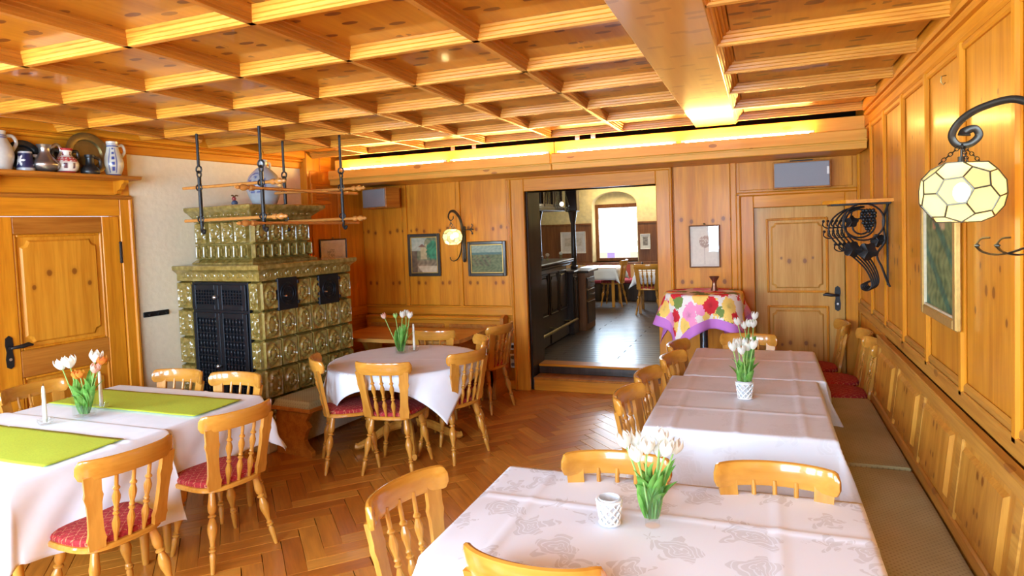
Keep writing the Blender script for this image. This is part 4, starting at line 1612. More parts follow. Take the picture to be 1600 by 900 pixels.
# row of tables on the right
chair((-1.335, 2.12), -10, 'chair at the end of the damask table, beside the open parquet')
chair((-.66, 1.70), 88, 'chair at the near edge of the damask table, cut by the picture edge')
chair((-.59, 2.66), -84, 'chair between the two nearest white tables, behind the tulips')
chair((.03, 2.70), -87, 'chair between the two nearest white tables, next to the wall bench')
chair((-.775, 3.68), -7, 'chair beside the middle white table, nearer the photographer')
chair((-.75, 4.19), -7, 'chair beside the middle white table, farther from the photographer')
chair((-.66, 4.76), -12, 'chair beside the farthest white table, nearer the photographer')
chair((-.68, 5.25), -10, 'chair beside the farthest white table, nearer the doorway')
chair((-.12, 5.74), -90, 'chair at the far end of the farthest white table, before the pale door')
chair((.70, 6.48), 182, 'chair in the corner under the iron bracket by the pale door')
chair((.812, 5.98), 179, 'chair against the panelled wall behind the bench end, farther from the bench')
chair((.812, 5.57), 181, 'chair against the panelled wall standing right at the bench end')


# ================================================================ tables and cloths
def cloth_rect(w, d, drop, zt, mat, parent_name, label, loc, rotz=0, seed=1, flare=.10, res=.018, wav=.010, folds=(), cat='tablecloth', group=None, corner=.33, drops=None, skew=0.):
    """cloth over a rectangular top: hanging sides, corners that fall in pointed folds"""
    rnd = random.Random(seed)
    ph = [rnd.uniform(0, 6.28) for _ in range(8)]
    dx0, dx1, dy0, dy1 = drops if drops else (drop,) * 4
    W, D = w + dx0 + dx1, d + dy0 + dy1
    nu, nv = max(8, int(W / res)), max(8, int(D / res))
    def fn(u, v):
        px, py = -w / 2 - dx0 + u * (W + skew * v), -d / 2 - dy0 + v * D
        cx, cy = max(-w / 2, min(w / 2, px)), max(-d / 2, min(d / 2, py))
        a, b_ = px - cx, py - cy
        r = math.hypot(a, b_)
        if r < 1e-6:
            z = zt + .0012 * math.sin(px * 9 + ph[0]) * math.sin(py * 8 + ph[1])
            for ax, pos in folds:
                q = (px if ax == 'x' else py) - pos
                z += .0055 * math.exp(-(q / .013) ** 2)
            return (px, py, z)
        R = .014
        ang = math.atan2(b_, a)
        # how far in the corner: 0 on a side, 1 on the diagonal
        k = abs(math.sin(2 * ang))
        if r < R * PI / 2:
            out, dn = R * math.sin(r / R), R * (1 - math.cos(r / R))
        else:
            l = r - R * PI / 2
            fl = flare + (corner - flare) * k ** 3
            wv = wav * math.sin((px if abs(b_) > abs(a) else py) * 11 + ph[2]) + wav * .6 * math.sin((px + py) * 23 + ph[3])
            out, dn = R + l * fl + wv * min(1, l / .12), R + l * math.sqrt(max(.2, 1 - fl * fl))
        # on the corner the cloth folds in: the quarter turn is squeezed towards the diagonal
        dirx, diry = math.cos(ang), math.sin(ang)
        return (cx + dirx * out, cy + diry * out, zt - dn)
    mb = MB()
    mb.grid(nu, nv, fn, uvfn=lambda u, v: (-w / 2 - dx0 + u * W + .001, -d / 2 - dy0 + v * D + .001))
    o = mb.build(parent_name, mat, None, loc, rotz, ang=1.5)
    sol = o.modifiers.new('thickness', 'SOLIDIFY')
    sol.thickness = .0016
    sol.offset = -1
    return tag(o, label, cat, group)


def rect_table(name, label, w, d, h, loc, rotz=0, mat=None, group=None, turned=False):
    t = thing(name, label, 'table', loc, rotz, group)
    mat = mat or M['chair']
    MB().cbox((-w / 2, -d / 2, h - .032), (w / 2, d / 2, h), .006).build('tabletop', M['table'], t)
    mb = MB()
    for y in (-d / 2 + .06, d / 2 - .08):
        mb.cbox((-w / 2 + .08, y, h - .11), (w / 2 - .08, y + .02, h - .032), .003)
    mb.build('apron', mat, t)
    for sx in (-1, 1):
        for sy in (-1, 1):
            x, y = sx * (w / 2 - .07), sy * (d / 2 - .07)
            if turned:
                MB().rod([(.016, 0), (.020, .05), (.026, .3), (.020, .48), (.027, .5), (.02, .52), (.028, .6), (.03, .8), (.03, 1)], (x, y, 0), (x, y, h - .032), 12).build('leg', mat, t)
            else:
                MB().cbox((x - .027, y - .027, 0), (x + .027, y + .027, h - .032), .005).build('leg', mat, t)
    return t


TH = .752
# long table: two tables end to end
rect_table('dining_table', 'table under the near green runner, close to the picture edge', 1.36, .80, TH, (-3.93, 2.25, 0), turned=True, group='tables beside the panelled door')
rect_table('dining_table', 'table under the far green runner, next to the stove', 1.36, .80, TH, (-3.93, 3.06, 0), turned=True, group='tables beside the panelled door')
cloth_rect(1.36, .80, .30, TH + .003, M['white_cloth'], 'tablecloth', 'white linen cloth under the far green runner', (-3.93, 3.06, 0), seed=4, folds=(('y', .0), ('x', .2)), group='cloths of the long table', drops=(.25, .33, .02, .30))
cloth_rect(1.42, .84, .30, TH + .009, M['white_cloth'], 'tablecloth', 'white linen cloth under the near green runner', (-3.93, 2.26, 0), seed=9, folds=(('y', .12), ('y', .2), ('x', -.3)), group='cloths of the long table', drops=(.25, .30, .33, .03), skew=.24, flare=.20)
for lab, y0, y1, x0, x1 in (('lime green runner across the far end of the long table', 2.90, 3.29, -4.56, -3.25), ('lime green runner across the near part of the long table', 2.03, 2.46, -4.56, -3.28)):
    mb = MB()
    mb.grid(40, 14, lambda u, v: (x0 + u * (x1 - x0), y0 + v * (y1 - y0) + .012 * (u - .5), TH + .0175 + .0012 * math.sin(u * 17) * math.sin(v * 7 + u * 5)))
    o = mb.build('table_runner', M['runner'], ang=1.5)
    sol = o.modifiers.new('thickness', 'SOLIDIFY')
    sol.thickness = .0015
    tag(o, lab, 'table runner', 'lime green runners')

# right-hand row
rect_table('dining_table', 'table under the flower damask cloth in the foreground', 1.42, .84, TH, (-.38, 2.28, 0), group='tables along the wall bench')
rect_table('dining_table', 'middle table of the row along the wall bench', .92, 1.20, TH, (-.14, 4.02, 0), group='tables along the wall bench')
rect_table('dining_table', 'farthest table of the row, before the pale door', .90, 1.0, TH, (-.08, 5.17, 0), group='tables along the wall bench')
cloth_rect(1.42, .84, .28, TH + .003, M['damask'], 'tablecloth', 'white damask cloth woven with grey flowers on the foreground table', (-.38, 2.28, 0), seed=5, folds=(('x', .42), ('y', .10), ('x', -.5)), flare=.16, corner=.4)
cloth_rect(.92, 1.20, .30, TH + .009, M['damask_soft'], 'tablecloth', 'white pressed cloth on the middle table of the wall row', (-.14, 4.02, 0), seed=6, folds=(('x', 0), ('y', .2), ('y', -.2), ('x', .33), ('x', -.33)), flare=.10, corner=.42)
cloth_rect(.90, 1.02, .30, TH + .003, M['damask_soft'], 'tablecloth', 'white pressed cloth on the farthest table, before the pale door', (-.08, 5.18, 0), seed=7, folds=(('x', .28), ('x', -.38), ('y', .1)), wav=.02, flare=.12, corner=.4, drops=(.3, .34, .28, .3))


# round table with a square cloth
def cloth_round(R, S, zt, mat, name, label, loc, rotz, waves, amp, seed=2, fl=.07, n=60, rim=.012, cat='tablecloth'):
    mb = MB()
    rnd = random.Random(seed)
    p0 = rnd.uniform(0, 6.28)
    def fn(u, v):
        px, py = (u - .5) * S, (v - .5) * S
        r = math.hypot(px, py)
        if r <= R:
            z = zt
            for q in (px, py):
                z += .003 * math.exp(-(q / .008) ** 2)
            return (px, py, z)
        a = math.atan2(py, px)
        l = r - R
        if l < rim * PI / 2:
            out, dn = rim * math.sin(l / rim), rim * (1 - math.cos(l / rim))
        else:
            q = l - rim * PI / 2
            f = fl + amp * (math.sin(waves * a + p0) + .4 * math.sin(waves * 1.7 * a + 1.3 * p0)) * min(1, q / .15)
            f = max(.0, f)
            out, dn = rim + q * f, rim + q * .985
        return (math.cos(a) * (R + out), math.sin(a) * (R + out), zt - dn)
    mb.grid(n, n, fn, uvfn=lambda u, v: ((u - .5) * S + .001, (v - .5) * S + .001))
    o = mb.build(name, mat, None, loc, rotz, ang=1.5)
    sol = o.modifiers.new('thickness', 'SOLIDIFY')
    sol.thickness = .0016
    sol.offset = -1
    return tag(o, label, cat)


RTX, RTY = -2.87, 4.78
rt = thing('round_table', 'round pedestal table under a white cloth near the stove', 'table', (RTX, RTY, 0))
MB().lathe([(0, TH - .03), (.63, TH - .03), (.645, TH - .02), (.645, TH - .006), (.635, TH), (0, TH)], 48).build('tabletop', M['table'], rt)
MB().lathe([(.05, .10), (.07, .12), (.075, .2), (.05, .26), (.045, .34), (.075, .42), (.08, .48), (.05, .55), (.06, .66), (.14, .70), (.16, TH - .03)], 20).build('pedestal', M['brown'], rt)
for k in range(4):
    a = math.radians(35 + 90 * k)
    d = Vector((math.cos(a), math.sin(a), 0))
    pts = spline([d * .05 + Vector((0, 0, .20)), d * .18 + Vector((0, 0, .17)), d * .32 + Vector((0, 0, .09)), d * .42 + Vector((0, 0, .045)), d * .46 + Vector((0, 0, .05))], 5)
    MB().tube(pts, [.042 - .0008 * i for i in range(len(pts))], 8, 1., .8).build('foot', M['chair'], rt)
cloth_round(.64, 1.50, TH + .003, M['white_cloth'], 'tablecloth', 'white square cloth draped over the round table', (RTX, RTY, 0), math.radians(10), 7, .10, 3, fl=.12)

# bare timber table and corner bench
tt = thing('timber_table', 'bare orange timber table before the corner bench', 'table', (-3.42, 6.02, 0))
MB().prism([(-.86, -.36), (-.82, -.40), (.48, -.40), (.60, -.30), (.62, -.22), (.62, .36), (-.86, .36)], .715, .752, 'xyz').build('tabletop', M['table'], tt)
for x in (-.6, .36):
    MB().prism([(-.26, 0), (.26, 0), (.24, .06), (.08, .1), (.09, .35), (.14, .6), (.22, .715), (-.22, .715), (-.14, .6), (-.09, .35), (-.08, .1), (-.24, .06)], x - .025, x + .025, 'yzx').build('trestle', M['chair'], tt)
MB().cbox((-.6, -.025, .3), (.36, .025, .38), .005).build('stretcher', M['chair'], tt)
cbn = thing('corner_bench', 'pine corner bench with panelled back behind the timber table', 'bench', (0, 0, 0))
MB().cbox((-4.50, 6.32, .40), (-2.74, 6.66, .435), .008).build('seat', M['table'], cbn)
MB().cbox((-4.5, 6.36, 0), (-2.78, 6.385, .40), .004).build('front_board', M['red_pine'], cbn)
MB().cbox((-4.52, 6.655, .0), (-2.72, 6.715, .80), .004).build('backrest', M['pine_x'], cbn)
MB().cbox((-4.52, 6.63, .80), (-2.72, 6.735, .845), .012).build('top_rail', M['pine_x'], cbn)
for x0, x1 in ((-4.46, -4.02), (-3.96, -3.46), (-3.40, -2.80)):
    MB().cbox((x0, 6.643, .47), (x1, 6.658, .76), .012).build('back_panel', M['red_pine'], cbn)
poly = [(6.32, 0), (6.73, 0), (6.73, .86), (6.66, .87), (6.60, .84), (6.60, .62), (6.52, .52), (6.36, .49), (6.30, .44), (6.34, .36), (6.36, .2), (6.31, .1)]
MB().prism(poly, -2.74, -2.70, 'yzx').build('end_panel', M['red_pine'], cbn)

# ---------------------------------------------------------------- bench along the right wall
wbn = thing('panelled_bench', 'long pine wall bench with slanted panelled back under the painting', 'bench', (0, 0, 0))
YE = 5.37
MB().cbox((.40, -.9, .0), (.43, YE - .02, .40), .004).build('front_board', M['red_pine'], wbn)
MB().cbox((.36, -.95, .40), (.80, YE, .43), .006).build('seat', M['rail_y'], wbn)
bt, bb_ = (.795, .945), (.735, .40)
def slant(y0, y1, z0, z1, d, mat, name, c=.008):
    """board on the slanted backrest, proud by d"""
    def X(z, e):
        k = (z - bb_[1]) / (bt[1] - bb_[1])
        return bb_[0] + (bt[0] - bb_[0]) * k - e
    cy = (y0 + y1) / 2
    v = []
    for e, g in ((-.02, 0), (d - c, 0), (d, c)):
        for y, z in ((y0 + g, z0 + g), (y1 - g, z0 + g), (y1 - g, z1 - g), (y0 + g, z1 - g)):
            v.append((X(z, e) - bb_[0], y - cy, z))
    f = [(3, 2, 1, 0), (8, 9, 10, 11)]
    for r in range(2):
        f += [(r * 4 + i, r * 4 + (i + 1) % 4, (r + 1) * 4 + (i + 1) % 4, (r + 1) * 4 + i) for i in range(4)]
    return MB().add(v, f).build(name, mat, wbn, (bb_[0], cy, 0))
slant(-.95, YE, .40, .945, 0., M['low_panel'], 'backrest')
slant(-.95, YE, .885, .945, .014, M['rail_y'], 'top_board')
slant(-.95, YE, .475, .535, .014, M['rail_y'], 'lower_board')
MB().cbox((.775, -.95, .94), (.822, YE, .962), .006).build('cap', M['rail_y'], wbn)
yy = 5.27
SP = .685
k = 0
while yy > -.6:
    slant(yy - .575, yy - .045, .56, .865, .016, M['low_panel'], 'back_panel', .022)
    slant(yy - .04, yy + .04, .53, .89, .012, M['rail_y'], 'stile')
    yy -= SP
    k += 1
for lab, y0, y1 in (('olive dotted bench cushion at the far end, by the corner chairs', 3.905, 5.36), ('olive dotted bench cushion beside the foreground damask table', 2.30, 3.895), ('olive dotted bench cushion nearest the photographer', .7, 2.29)):
    mb = MB()
    def cf(u, v, y0=y0, y1=y1):
        x, y = .365 + u * .375, y0 + v * (y1 - y0)
        e = min(min(u, 1 - u) * .375, min(v, 1 - v) * (y1 - y0))
        kk = min(1, e / .032)
        return (x, y, .432 + .05 * math.sqrt(max(0, 1 - (1 - kk) ** 2)) + .0045 * math.sin(5 * u + y * 3) * math.sin(4 * y))
    mb.grid(24, 60, cf)
    mb.box((.368, y0 + .003, .430), (.737, y1 - .003, .433))
    tag(mb.build('bench_cushion', M['olive']), lab, 'cushion', 'cushions of the wall bench')

# ---------------------------------------------------------------- high bistro table with floral cloth
BX, BY = -.525, 6.28
bt_ = thing('bistro_table', 'high bistro table on a steel column between doorway and pale door', 'table', (BX, BY, 0))
MB().lathe([(0, 1.15), (.34, 1.15), (.345, 1.16), (.34, 1.175), (0, 1.175)], 36).build('tabletop', M['table'], bt_)
MB().cyl((0, 0, .03), (0, 0, 1.15), .038, 18).build('column', plain('blue_steel', (.16, .20, .25), .25, .9), bt_)
MB().lathe([(.24, 0), (.24, .012), (.05, .03), (.045, .05), (0, .05)], 32).build('base', M['stove_iron'], bt_)
cloth_round(.345, 1.30, 1.178, M['floral'], 'floral_tablecloth', 'square cloth printed with red and pink roses and purple border', (BX, BY, 0), math.radians(17), 6, .16, 8, fl=.20, n=64)
cv = thing('copper_vase', 'small flared copper vase on the floral cloth', 'vase', (-.425, 6.34, 1.1815))
MB().lathe([(.034, 0), (.032, .01), (.022, .05), (.019, .075), (.022, .09), (.045, .128), (.046, .134), (.040, .13), (.014, .085), (0, .08)], 24).build('body', M['copper'], cv)

# ================================================================ pictures
def picture(name, label, cat, w, h, loc, rot, fw, fmat, paint, mat, nu=48, nv=40, inner=None, mat_border=0, glassy=False, hook=False):
    """framed picture hanging flat: own plane xz, faces -y"""
    t = thing(name, label, cat, loc, rot)
    for x0, x1, z0, z1 in ((-w / 2, -w / 2 + fw, 0, h), (w / 2 - fw, w / 2, 0, h), (-w / 2 + fw, w / 2 - fw, 0, fw), (-w / 2 + fw, w / 2 - fw, h - fw, h)):
        MB().cbox((x0, -.026, z0), (x1, 0, z1), .006).build('frame', fmat, t)
    if inner:
        g = .012
        f2 = fw
        for x0, x1, z0, z1 in ((-w / 2 + f2, -w / 2 + f2 + g, f2, h - f2), (w / 2 - f2 - g, w / 2 - f2, f2, h - f2), (-w / 2 + f2 + g, w / 2 - f2 - g, f2, f2 + g), (-w / 2 + f2 + g, w / 2 - f2 - g, h - f2 - g, h - f2)):
            MB().cbox((x0, -.02, z0), (x1, 0, z1), .003).build('slip', inner, t)
    x0, x1, z0, z1 = -w / 2 + fw * .8, w / 2 - fw * .8, fw * .8, h - fw * .8
    MB().grid(nu, nv, lambda u, v: (x0 + u * (x1 - x0), -.008, z0 + v * (z1 - z0)), cfn=paint).build('canvas', mat, t)
    if glassy:
        MB().box((x0, -.013, z0), (x1, -.012, z1)).build('pane', M['picture_glass'], t)
    if hook:
        MB().ball((0, -.01, h + .012), .010, 8, 6).build('hook', M['brass'], t)
    return t


def nz(x, y, s=1):
    return math.sin(x * 12.7 * s + 3.1 * math.sin(y * 9.3 * s)) * math.sin(y * 11.1 * s + 2.3 * math.sin(x * 7.7 * s))


def mix3(a, b, t):
    return tuple(p + (q - p) * t for p, q in zip(a, b))


def village(u, v):
    n = .5 + .5 * nz(u, v, 1.5)
    if v > .60 and not (.52 < u < .8 and v < .95 - abs(u - .6) * 1.2) and u < .62:
        c = mix3((.30, .34, .25), (.45, .45, .33), n)
    else:
        c = mix3((.10, .14, .06), (.26, .24, .12), n)
    if .36 < u < .60 and .38 < v < .74 + .2 * (u - .36):
        c = mix3((.42, .34, .16), (.52, .42, .22), n)
    if abs(u - .42) < .14 and .70 < v < .80 - abs(u - .42) * .6:
        c = (.22, .09, .05)
    if u > .55 and (u - .82) ** 2 / .06 + (v - .62) ** 2 / .06 < 1 + .4 * nz(u, v, 3):
        c = mix3((.02, .13, .06), (.05, .28, .13), n)
    if v < .36:
        c = mix3((.14, .10, .05), (.36, .27, .15), n)
    if v < .22 and u > .45 - v:
        c = mix3((.50, .40, .24), (.62, .52, .34), n)
    if u < .25 and v < .62:
        c = mix3((.10, .06, .035), (.18, .12, .06), n)
    return c


def moor(u, v):
    n = .5 + .5 * nz(u, v, 2)
    if v > .72:
        return mix3((.20, .28, .22), (.32, .38, .28), n)
    if v > .64:
        return mix3((.05, .12, .12), (.09, .17, .14), n)
    if u < .62 and v > .25 and math.sin(u * 40 + v * 22) > -.2:
        return mix3((.05, .05, .02), (.18, .16, .06), n)
    return mix3((.07, .10, .03), (.17, .19, .07), n)


def garden(u, v):
    n = .5 + .5 * nz(u, v, 2)
    c = mix3((.05, .09, .03), (.20, .24, .09), n)
    if v > .72 and .25 < u < .65:
        c = mix3((.40, .16, .08), (.45, .36, .2), n)
    if v > .82 and u > .6:
        c = mix3((.22, .30, .30), (.4, .44, .38), n)
    if math.sin(u * 9 + v * 14) > .7:
        c = mix3((.02, .08, .05), (.06, .17, .1), n)
    return c


def print_a(u, v):
    if .12 < u < .88 and .12 < v < .88:
        n = .5 + .5 * nz(u, v, 2.5)
        c = mix3((.74, .68, .42), (.82, .77, .54), n)
        if .25 < u < .55 and .2 < v < .62 and n > .45:
            c = mix3(c, (.30, .30, .18), .7)
        if v < .35 and n > .5:
            c = mix3(c, (.35, .33, .2), .6)
        return c
    return (.86, .80, .58)


def print_b(u, v):
    if .10 < u < .92 and .06 < v < .94:
        n = .5 + .5 * nz(u, v, 3)
        c = (.78, .74, .64)
        if ((u - .52) / .2) ** 2 + ((v - .62) / .15) ** 2 < 1 and n > .35:
            c = (.45, .34, .28)
        if abs(v - .46) < .004 or (abs(u - .5) < .004 and v < .46):
            c = (.5, .45, .4)
        return c
    return (.70, .66, .58)


DKF = plain('dark_frame', (.035, .030, .022), .4, coat=.3)
picture('village_painting', 'oil painting of a village street with house and tree in dark frame', 'painting', .43, .505, (-3.745, YB - .012, 1.305), 0, .035, DKF, village, M['paint'], inner=M['gold'])
picture('moor_painting', 'wide oil painting of moorland in dark frame beside the doorway', 'painting', .475, .40, (-2.935, YB - .012, 1.30), 0, .035, DKF, moor, M['paint'], inner=M['gold'])
picture('corner_print', 'pale print in thin dark frame standing behind the stove edge', 'print', .44, .30, LW(.016, .565, 1.49), PHI + PI / 2, .014, DKF, print_a, M['print'], glassy=True, hook=True)
picture('portrait_print', 'small pale figure print in brown frame above the floral cloth', 'print', .30, .43, (-.54, YB - .012, 1.37), 0, .012, M['brown'], print_b, M['print'], glassy=True, hook=True)
picture('garden_painting', 'tall green garden painting in pale gilt frame on the side wall', 'painting', .68, .665, (XR - .012, 3.73, 1.305), -PI / 2, .05, M['gold'], garden, M['paint'], inner=plain('pale_slip', (.62, .52, .34), .5))
hk = thing('wall_hook', 'tiny brass hook screwed into the side wall near the lamp', 'hook', (XR + .012, 3.736, 2.48))
MB().tube([(0, 0, .03), (-.02, 0, .028), (-.022, 0, .0), (-.012, 0, -.012), (-.004, 0, -.004)], .003, 6).build('shank', M['brass'], hk)

# ---------------------------------------------------------------- loudspeakers
def speaker(label, loc, rot, w, h, d):
    s = thing('loudspeaker', label, 'loudspeaker', loc, rot, 'wall loudspeakers')
    MB().cbox((-w / 2, -d + .012, 0), (w / 2, 0, h), .005).build('cabinet', M['red_pine'], s)
    MB().cbox((-w / 2 + .012, -d, .014), (w / 2 - .012, -d + .014, h - .012), .006).build('grille', M['grey_cloth'], s)
    MB().cbox((-w * .2, -d * .7, h), (w * .2, 0, h + .012), .002).build('bracket', M['iron'], s)
    return s


s1 = speaker('boxy loudspeaker in the corner beside the drying rack', (-4.17, YB - .08, 2.13), math.radians(-20), .44, .235, .22)
MB().cbox((-.03, .0, .08), (.03, .09, .14), .003).build('arm', M['iron'], s1)
s2 = speaker('wide loudspeaker on the wall above the pale door', (.36, YB - .012, 2.118), 0, .50, .255, .10)
MB().cbox((.215, -.104, .12), (.235, -.099, .19), .001).build('badge', M['white_plastic'], s2)

# ---------------------------------------------------------------- wall sockets
for lab, z, n in (('single white wall switch beside the doorway casing', .455, 1), ('double white wall socket low beside the doorway casing', .25, 2)):
    s = thing('wall_socket', lab, 'wall socket', (-2.662, YB + .0, z), 0, 'white wall sockets')
    MB().cbox((-.036, -.016, 0), (.036, 0, .08 * n), .004).build('plate', M['white_plastic'], s)
    for k in range(n):
        MB().lathe([(.020, 0), (.022, .004), (.016, .004), (.016, .0)], 16, Matrix.Translation((0, -.016, .04 + .08 * k)) @ Matrix.Rotation(PI / 2, 4, 'X')).build('outlet', M['grey_cloth'], s)


# ---------------------------------------------------------------- globe lamps
def fullerene():
    """truncated icosahedron flattened at the poles: returns faces as lists of unit vectors"""
    ph = (1 + 5 ** .5) / 2
    iv = []
    for a in (-1, 1):
        for b_ in (-ph, ph):
            iv += [Vector((0, a, b_)), Vector((a, b_, 0)), Vector((b_, 0, a))]
    iv = [v.normalized() for v in iv]
    el = min((iv[0] - v).length for v in iv[1:])
    nb = [[j for j in range(12) if j != i and (iv[i] - iv[j]).length < el * 1.01] for i in range(12)]
    faces = []
    for i in range(12):
        c = iv[i]
        pts = [c * (2 / 3) + iv[j] * (1 / 3) for j in nb[i]]
        faces.append((c, pts))
    for i in range(12):
        for j in nb[i]:
            for k in nb[i]:
                if i < j < k and k in nb[j]:
                    tri = [iv[i], iv[j], iv[k]]
                    pts = []
                    for a in range(3):
                        for b_ in range(3):
                            if a != b_:
                                pts.append(tri[a] * (2 / 3) + tri[b_] * (1 / 3))
                    faces.append(((iv[i] + iv[j] + iv[k]) / 3, pts))
    out = []
    for c, pts in faces:
        n = c.normalized()
        a = (pts[0] - c).normalized()
        b_ = n.cross(a)
        pts = sorted(pts, key=lambda p: math.atan2((p - c).dot(b_), (p - c).dot(a)))
        out.append([p.normalized() for p in pts])
    return out


FULL = fullerene()


def globe(t, c, R, zf, lead, power, lamp_rad):
    Rt = Matrix.Rotation(.65, 3, 'X') @ Matrix.Rotation(.3, 3, 'Z')
    edges = {}
    for f in FULL:
        P = []
        for p in f:
            q = Rt @ p
            z = max(-.82, min(.82, q.z))
            P.append(Vector((q.x * R, q.y * R, z * R * zf)))
        if max(p.z for p in P) - min(p.z for p in P) < 1e-4 and P[0].z > 0:
            continue
        ctr = sum(P, Vector()) / len(P)
        n = len(P)
        sh = [ctr + (p - ctr) * .98 for p in P]
        mb = MB()
        mb.add([p + c for p in sh] + [p * .985 + c for p in sh], [tuple(range(n)), tuple(range(2 * n - 1, n - 1, -1))])
        mb.build('pane', M['lamp_pane'], t)
        for i in range(n):
            a, b_ = P[i], P[(i + 1) % n]
            key = tuple(sorted((tuple(round(x, 4) for x in a), tuple(round(x, 4) for x in b_))))
            edges[key] = (a, b_)
    mb = MB()
    for a, b_ in edges.values():
        if (a - b_).length > 1e-3:
            mb.cyl(a + c, b_ + c, lead, 6)
    tag(mb.build('leading', M['iron_worn'], t), kind='stuff')
    MB().ball(c, R * .20, 14, 10, (1, 1, 1.3)).build('bulb', M['bulb'], t)
    d = bpy.data.lights.new('lamp_light', 'POINT')
    d.energy, d.color, d.shadow_soft_size = power, (1, .78, .42), lamp_rad
    lo = bpy.data.objects.new('lamp_light', d)
    COL.objects.link(lo)
    lo.parent = t
    lo.location = c


def chain(mb, a, b_, n, r):
    a, b_ = Vector(a), Vector(b_)
    d = (b_ - a)
    ln = d.length / n
    for k in range(n):
        m = a + d * ((k + .5) / n)
        dd = d.normalized()
        s = dd.cross(Vector((0, 1, 0) if k % 2 else (1, 0, 0))).normalized()
        mb.tube([m + dd * (ln * .62 * math.cos(q)) + s * (r * math.sin(q)) for q in [2 * PI * i / 10 for i in range(10)]], r * .28, 5, closed=True)


# big lamp on the side wall
GC = Vector((.64, 2.62, 1.912))
lp = thing('globe_lamp', 'large leaded glass globe lamp on wrought iron arm, side wall foreground', 'wall lamp', (0, 0, 0), group='leaded globe lamps')
globe(lp, GC, .128, .95, .0028, 9, .03)
IW = plain('lamp_iron', (.045, .04, .032), .35, .8)
arm = spline([(XR + .01, 2.36, 2.06), (.80, 2.40, 2.135), (.745, 2.46, 2.19), (.68, 2.54, 2.185), (.635, 2.60, 2.155), (.615, 2.63, 2.11), (.632, 2.63, 2.075), (.665, 2.62, 2.075), (.688, 2.61, 2.10), (.676, 2.61, 2.125), (.652, 2.62, 2.118), (.648, 2.62, 2.105)], 7)
MB().tube(arm, [.0085] * (len(arm) - 14) + [.0085 + .0004 * k for k in range(14)], 8, .8, 1.5, up=(.5, .7, .2)).build('arm', IW, lp)
mb = MB().cyl(GC + Vector((0, 0, .105)), (.642, 2.622, 2.074), .004, 8)
mb.cyl(GC + Vector((0, 0, .098)), GC + Vector((0, 0, .122)), .011, 10)
mb.build('stem', IW, lp)
mb = MB()
for dx, dy in ((-.07, -.02), (.065, .03), (0, -.07)):
    chain(mb, (.642, 2.62, 2.074), GC + Vector((dx, dy, .10)), 7, .006)
mb.build('chains', IW, lp)
for x, y in ((.655, 2.43), (.70, 2.40)):
    pts = spline([(XR + .01, 2.28, 1.80), (x + .09, y - .07, 1.735), (x + .04, y - .02, 1.71), (x, y, 1.715), (x - .018, y + .01, 1.735), (x - .008, y + .008, 1.758), (x + .014, y, 1.762)], 6)
    MB().tube(pts, .009, 6, .35, 1.5, up=(0, 0, 1)).build('scroll', M['iron_worn'], lp)
MB().cbox((XR - .0, 2.25, 1.70), (XR + .014, 2.36, 2.15), .004).build('backplate', IW, lp)

# small lamp on the back wall
lq = thing('globe_lamp', 'small leaded glass globe lamp on iron scroll between the oil paintings', 'wall lamp', (0, 0, 0), group='leaded globe lamps')
gq = Vector((-3.245, 6.52, 1.765))
globe(lq, gq, .115, .92, .0026, 45, .025)
SX = -3.215
pts = spline([(SX + .03, YB - .05, 1.50), (SX + .015, YB - .055, 1.47), (SX, YB - .045, 1.50), (SX, YB - .035, 1.65), (SX, YB - .05, 1.83), (SX - .01, YB - .09, 1.97), (SX - .03, 6.60, 2.05), (SX - .055, 6.53, 2.045), (SX - .065, 6.51, 1.985), (SX - .04, 6.51, 1.95), (SX - .012, 6.52, 1.97), (SX - .01, 6.52, 2.0)], 6)
MB().tube(pts, .011, 6, .5, 1.5).build('arm', M['iron_worn'], lq)
pts = spline([(SX - .01, YB - .05, 1.74), (SX - .02, YB - .07, 1.60), (SX - .05, YB - .09, 1.515), (SX - .10, YB - .10, 1.485), (SX - .14, YB - .10, 1.50), (SX - .148, YB - .10, 1.53)], 6)
MB().tube(pts, .010, 6, .5, 1.5).build('scroll', M['iron_worn'], lq)
mb = MB().tube([(SX, YB - .05, 1.835), (SX + .06, YB - .05, 1.84), (SX + .10, YB - .05, 1.84)], .006, 6)
for s in (-1, 0, 1):
    mb.tube(spline([(SX + .09, YB - .05, 1.84), (SX + .115, YB - .05, 1.84 + s * .025), (SX + .135 - abs(s) * .01, YB - .05, 1.84 + s * .05), (SX + .112, YB - .05, 1.84 + s * .055 + .01)], 5), .006, 6)
mb.build('trefoil', M['iron_worn'], lq)
mb = MB()
chain(mb, gq + Vector((0, 0, .085)), (SX - .04, 6.51, 1.95), 3, .009)
for s in (-1, 1):
    chain(mb, gq + Vector((s * .05, 0, .08)), (SX - .04, 6.51, 1.93), 3, .006)
mb.build('chains', M['iron_worn'], lq)
MB().cbox((SX - .018, YB - .034, 1.50), (SX + .018, YB - .002, 1.88), .004).build('backplate', M['iron_worn'], lq)

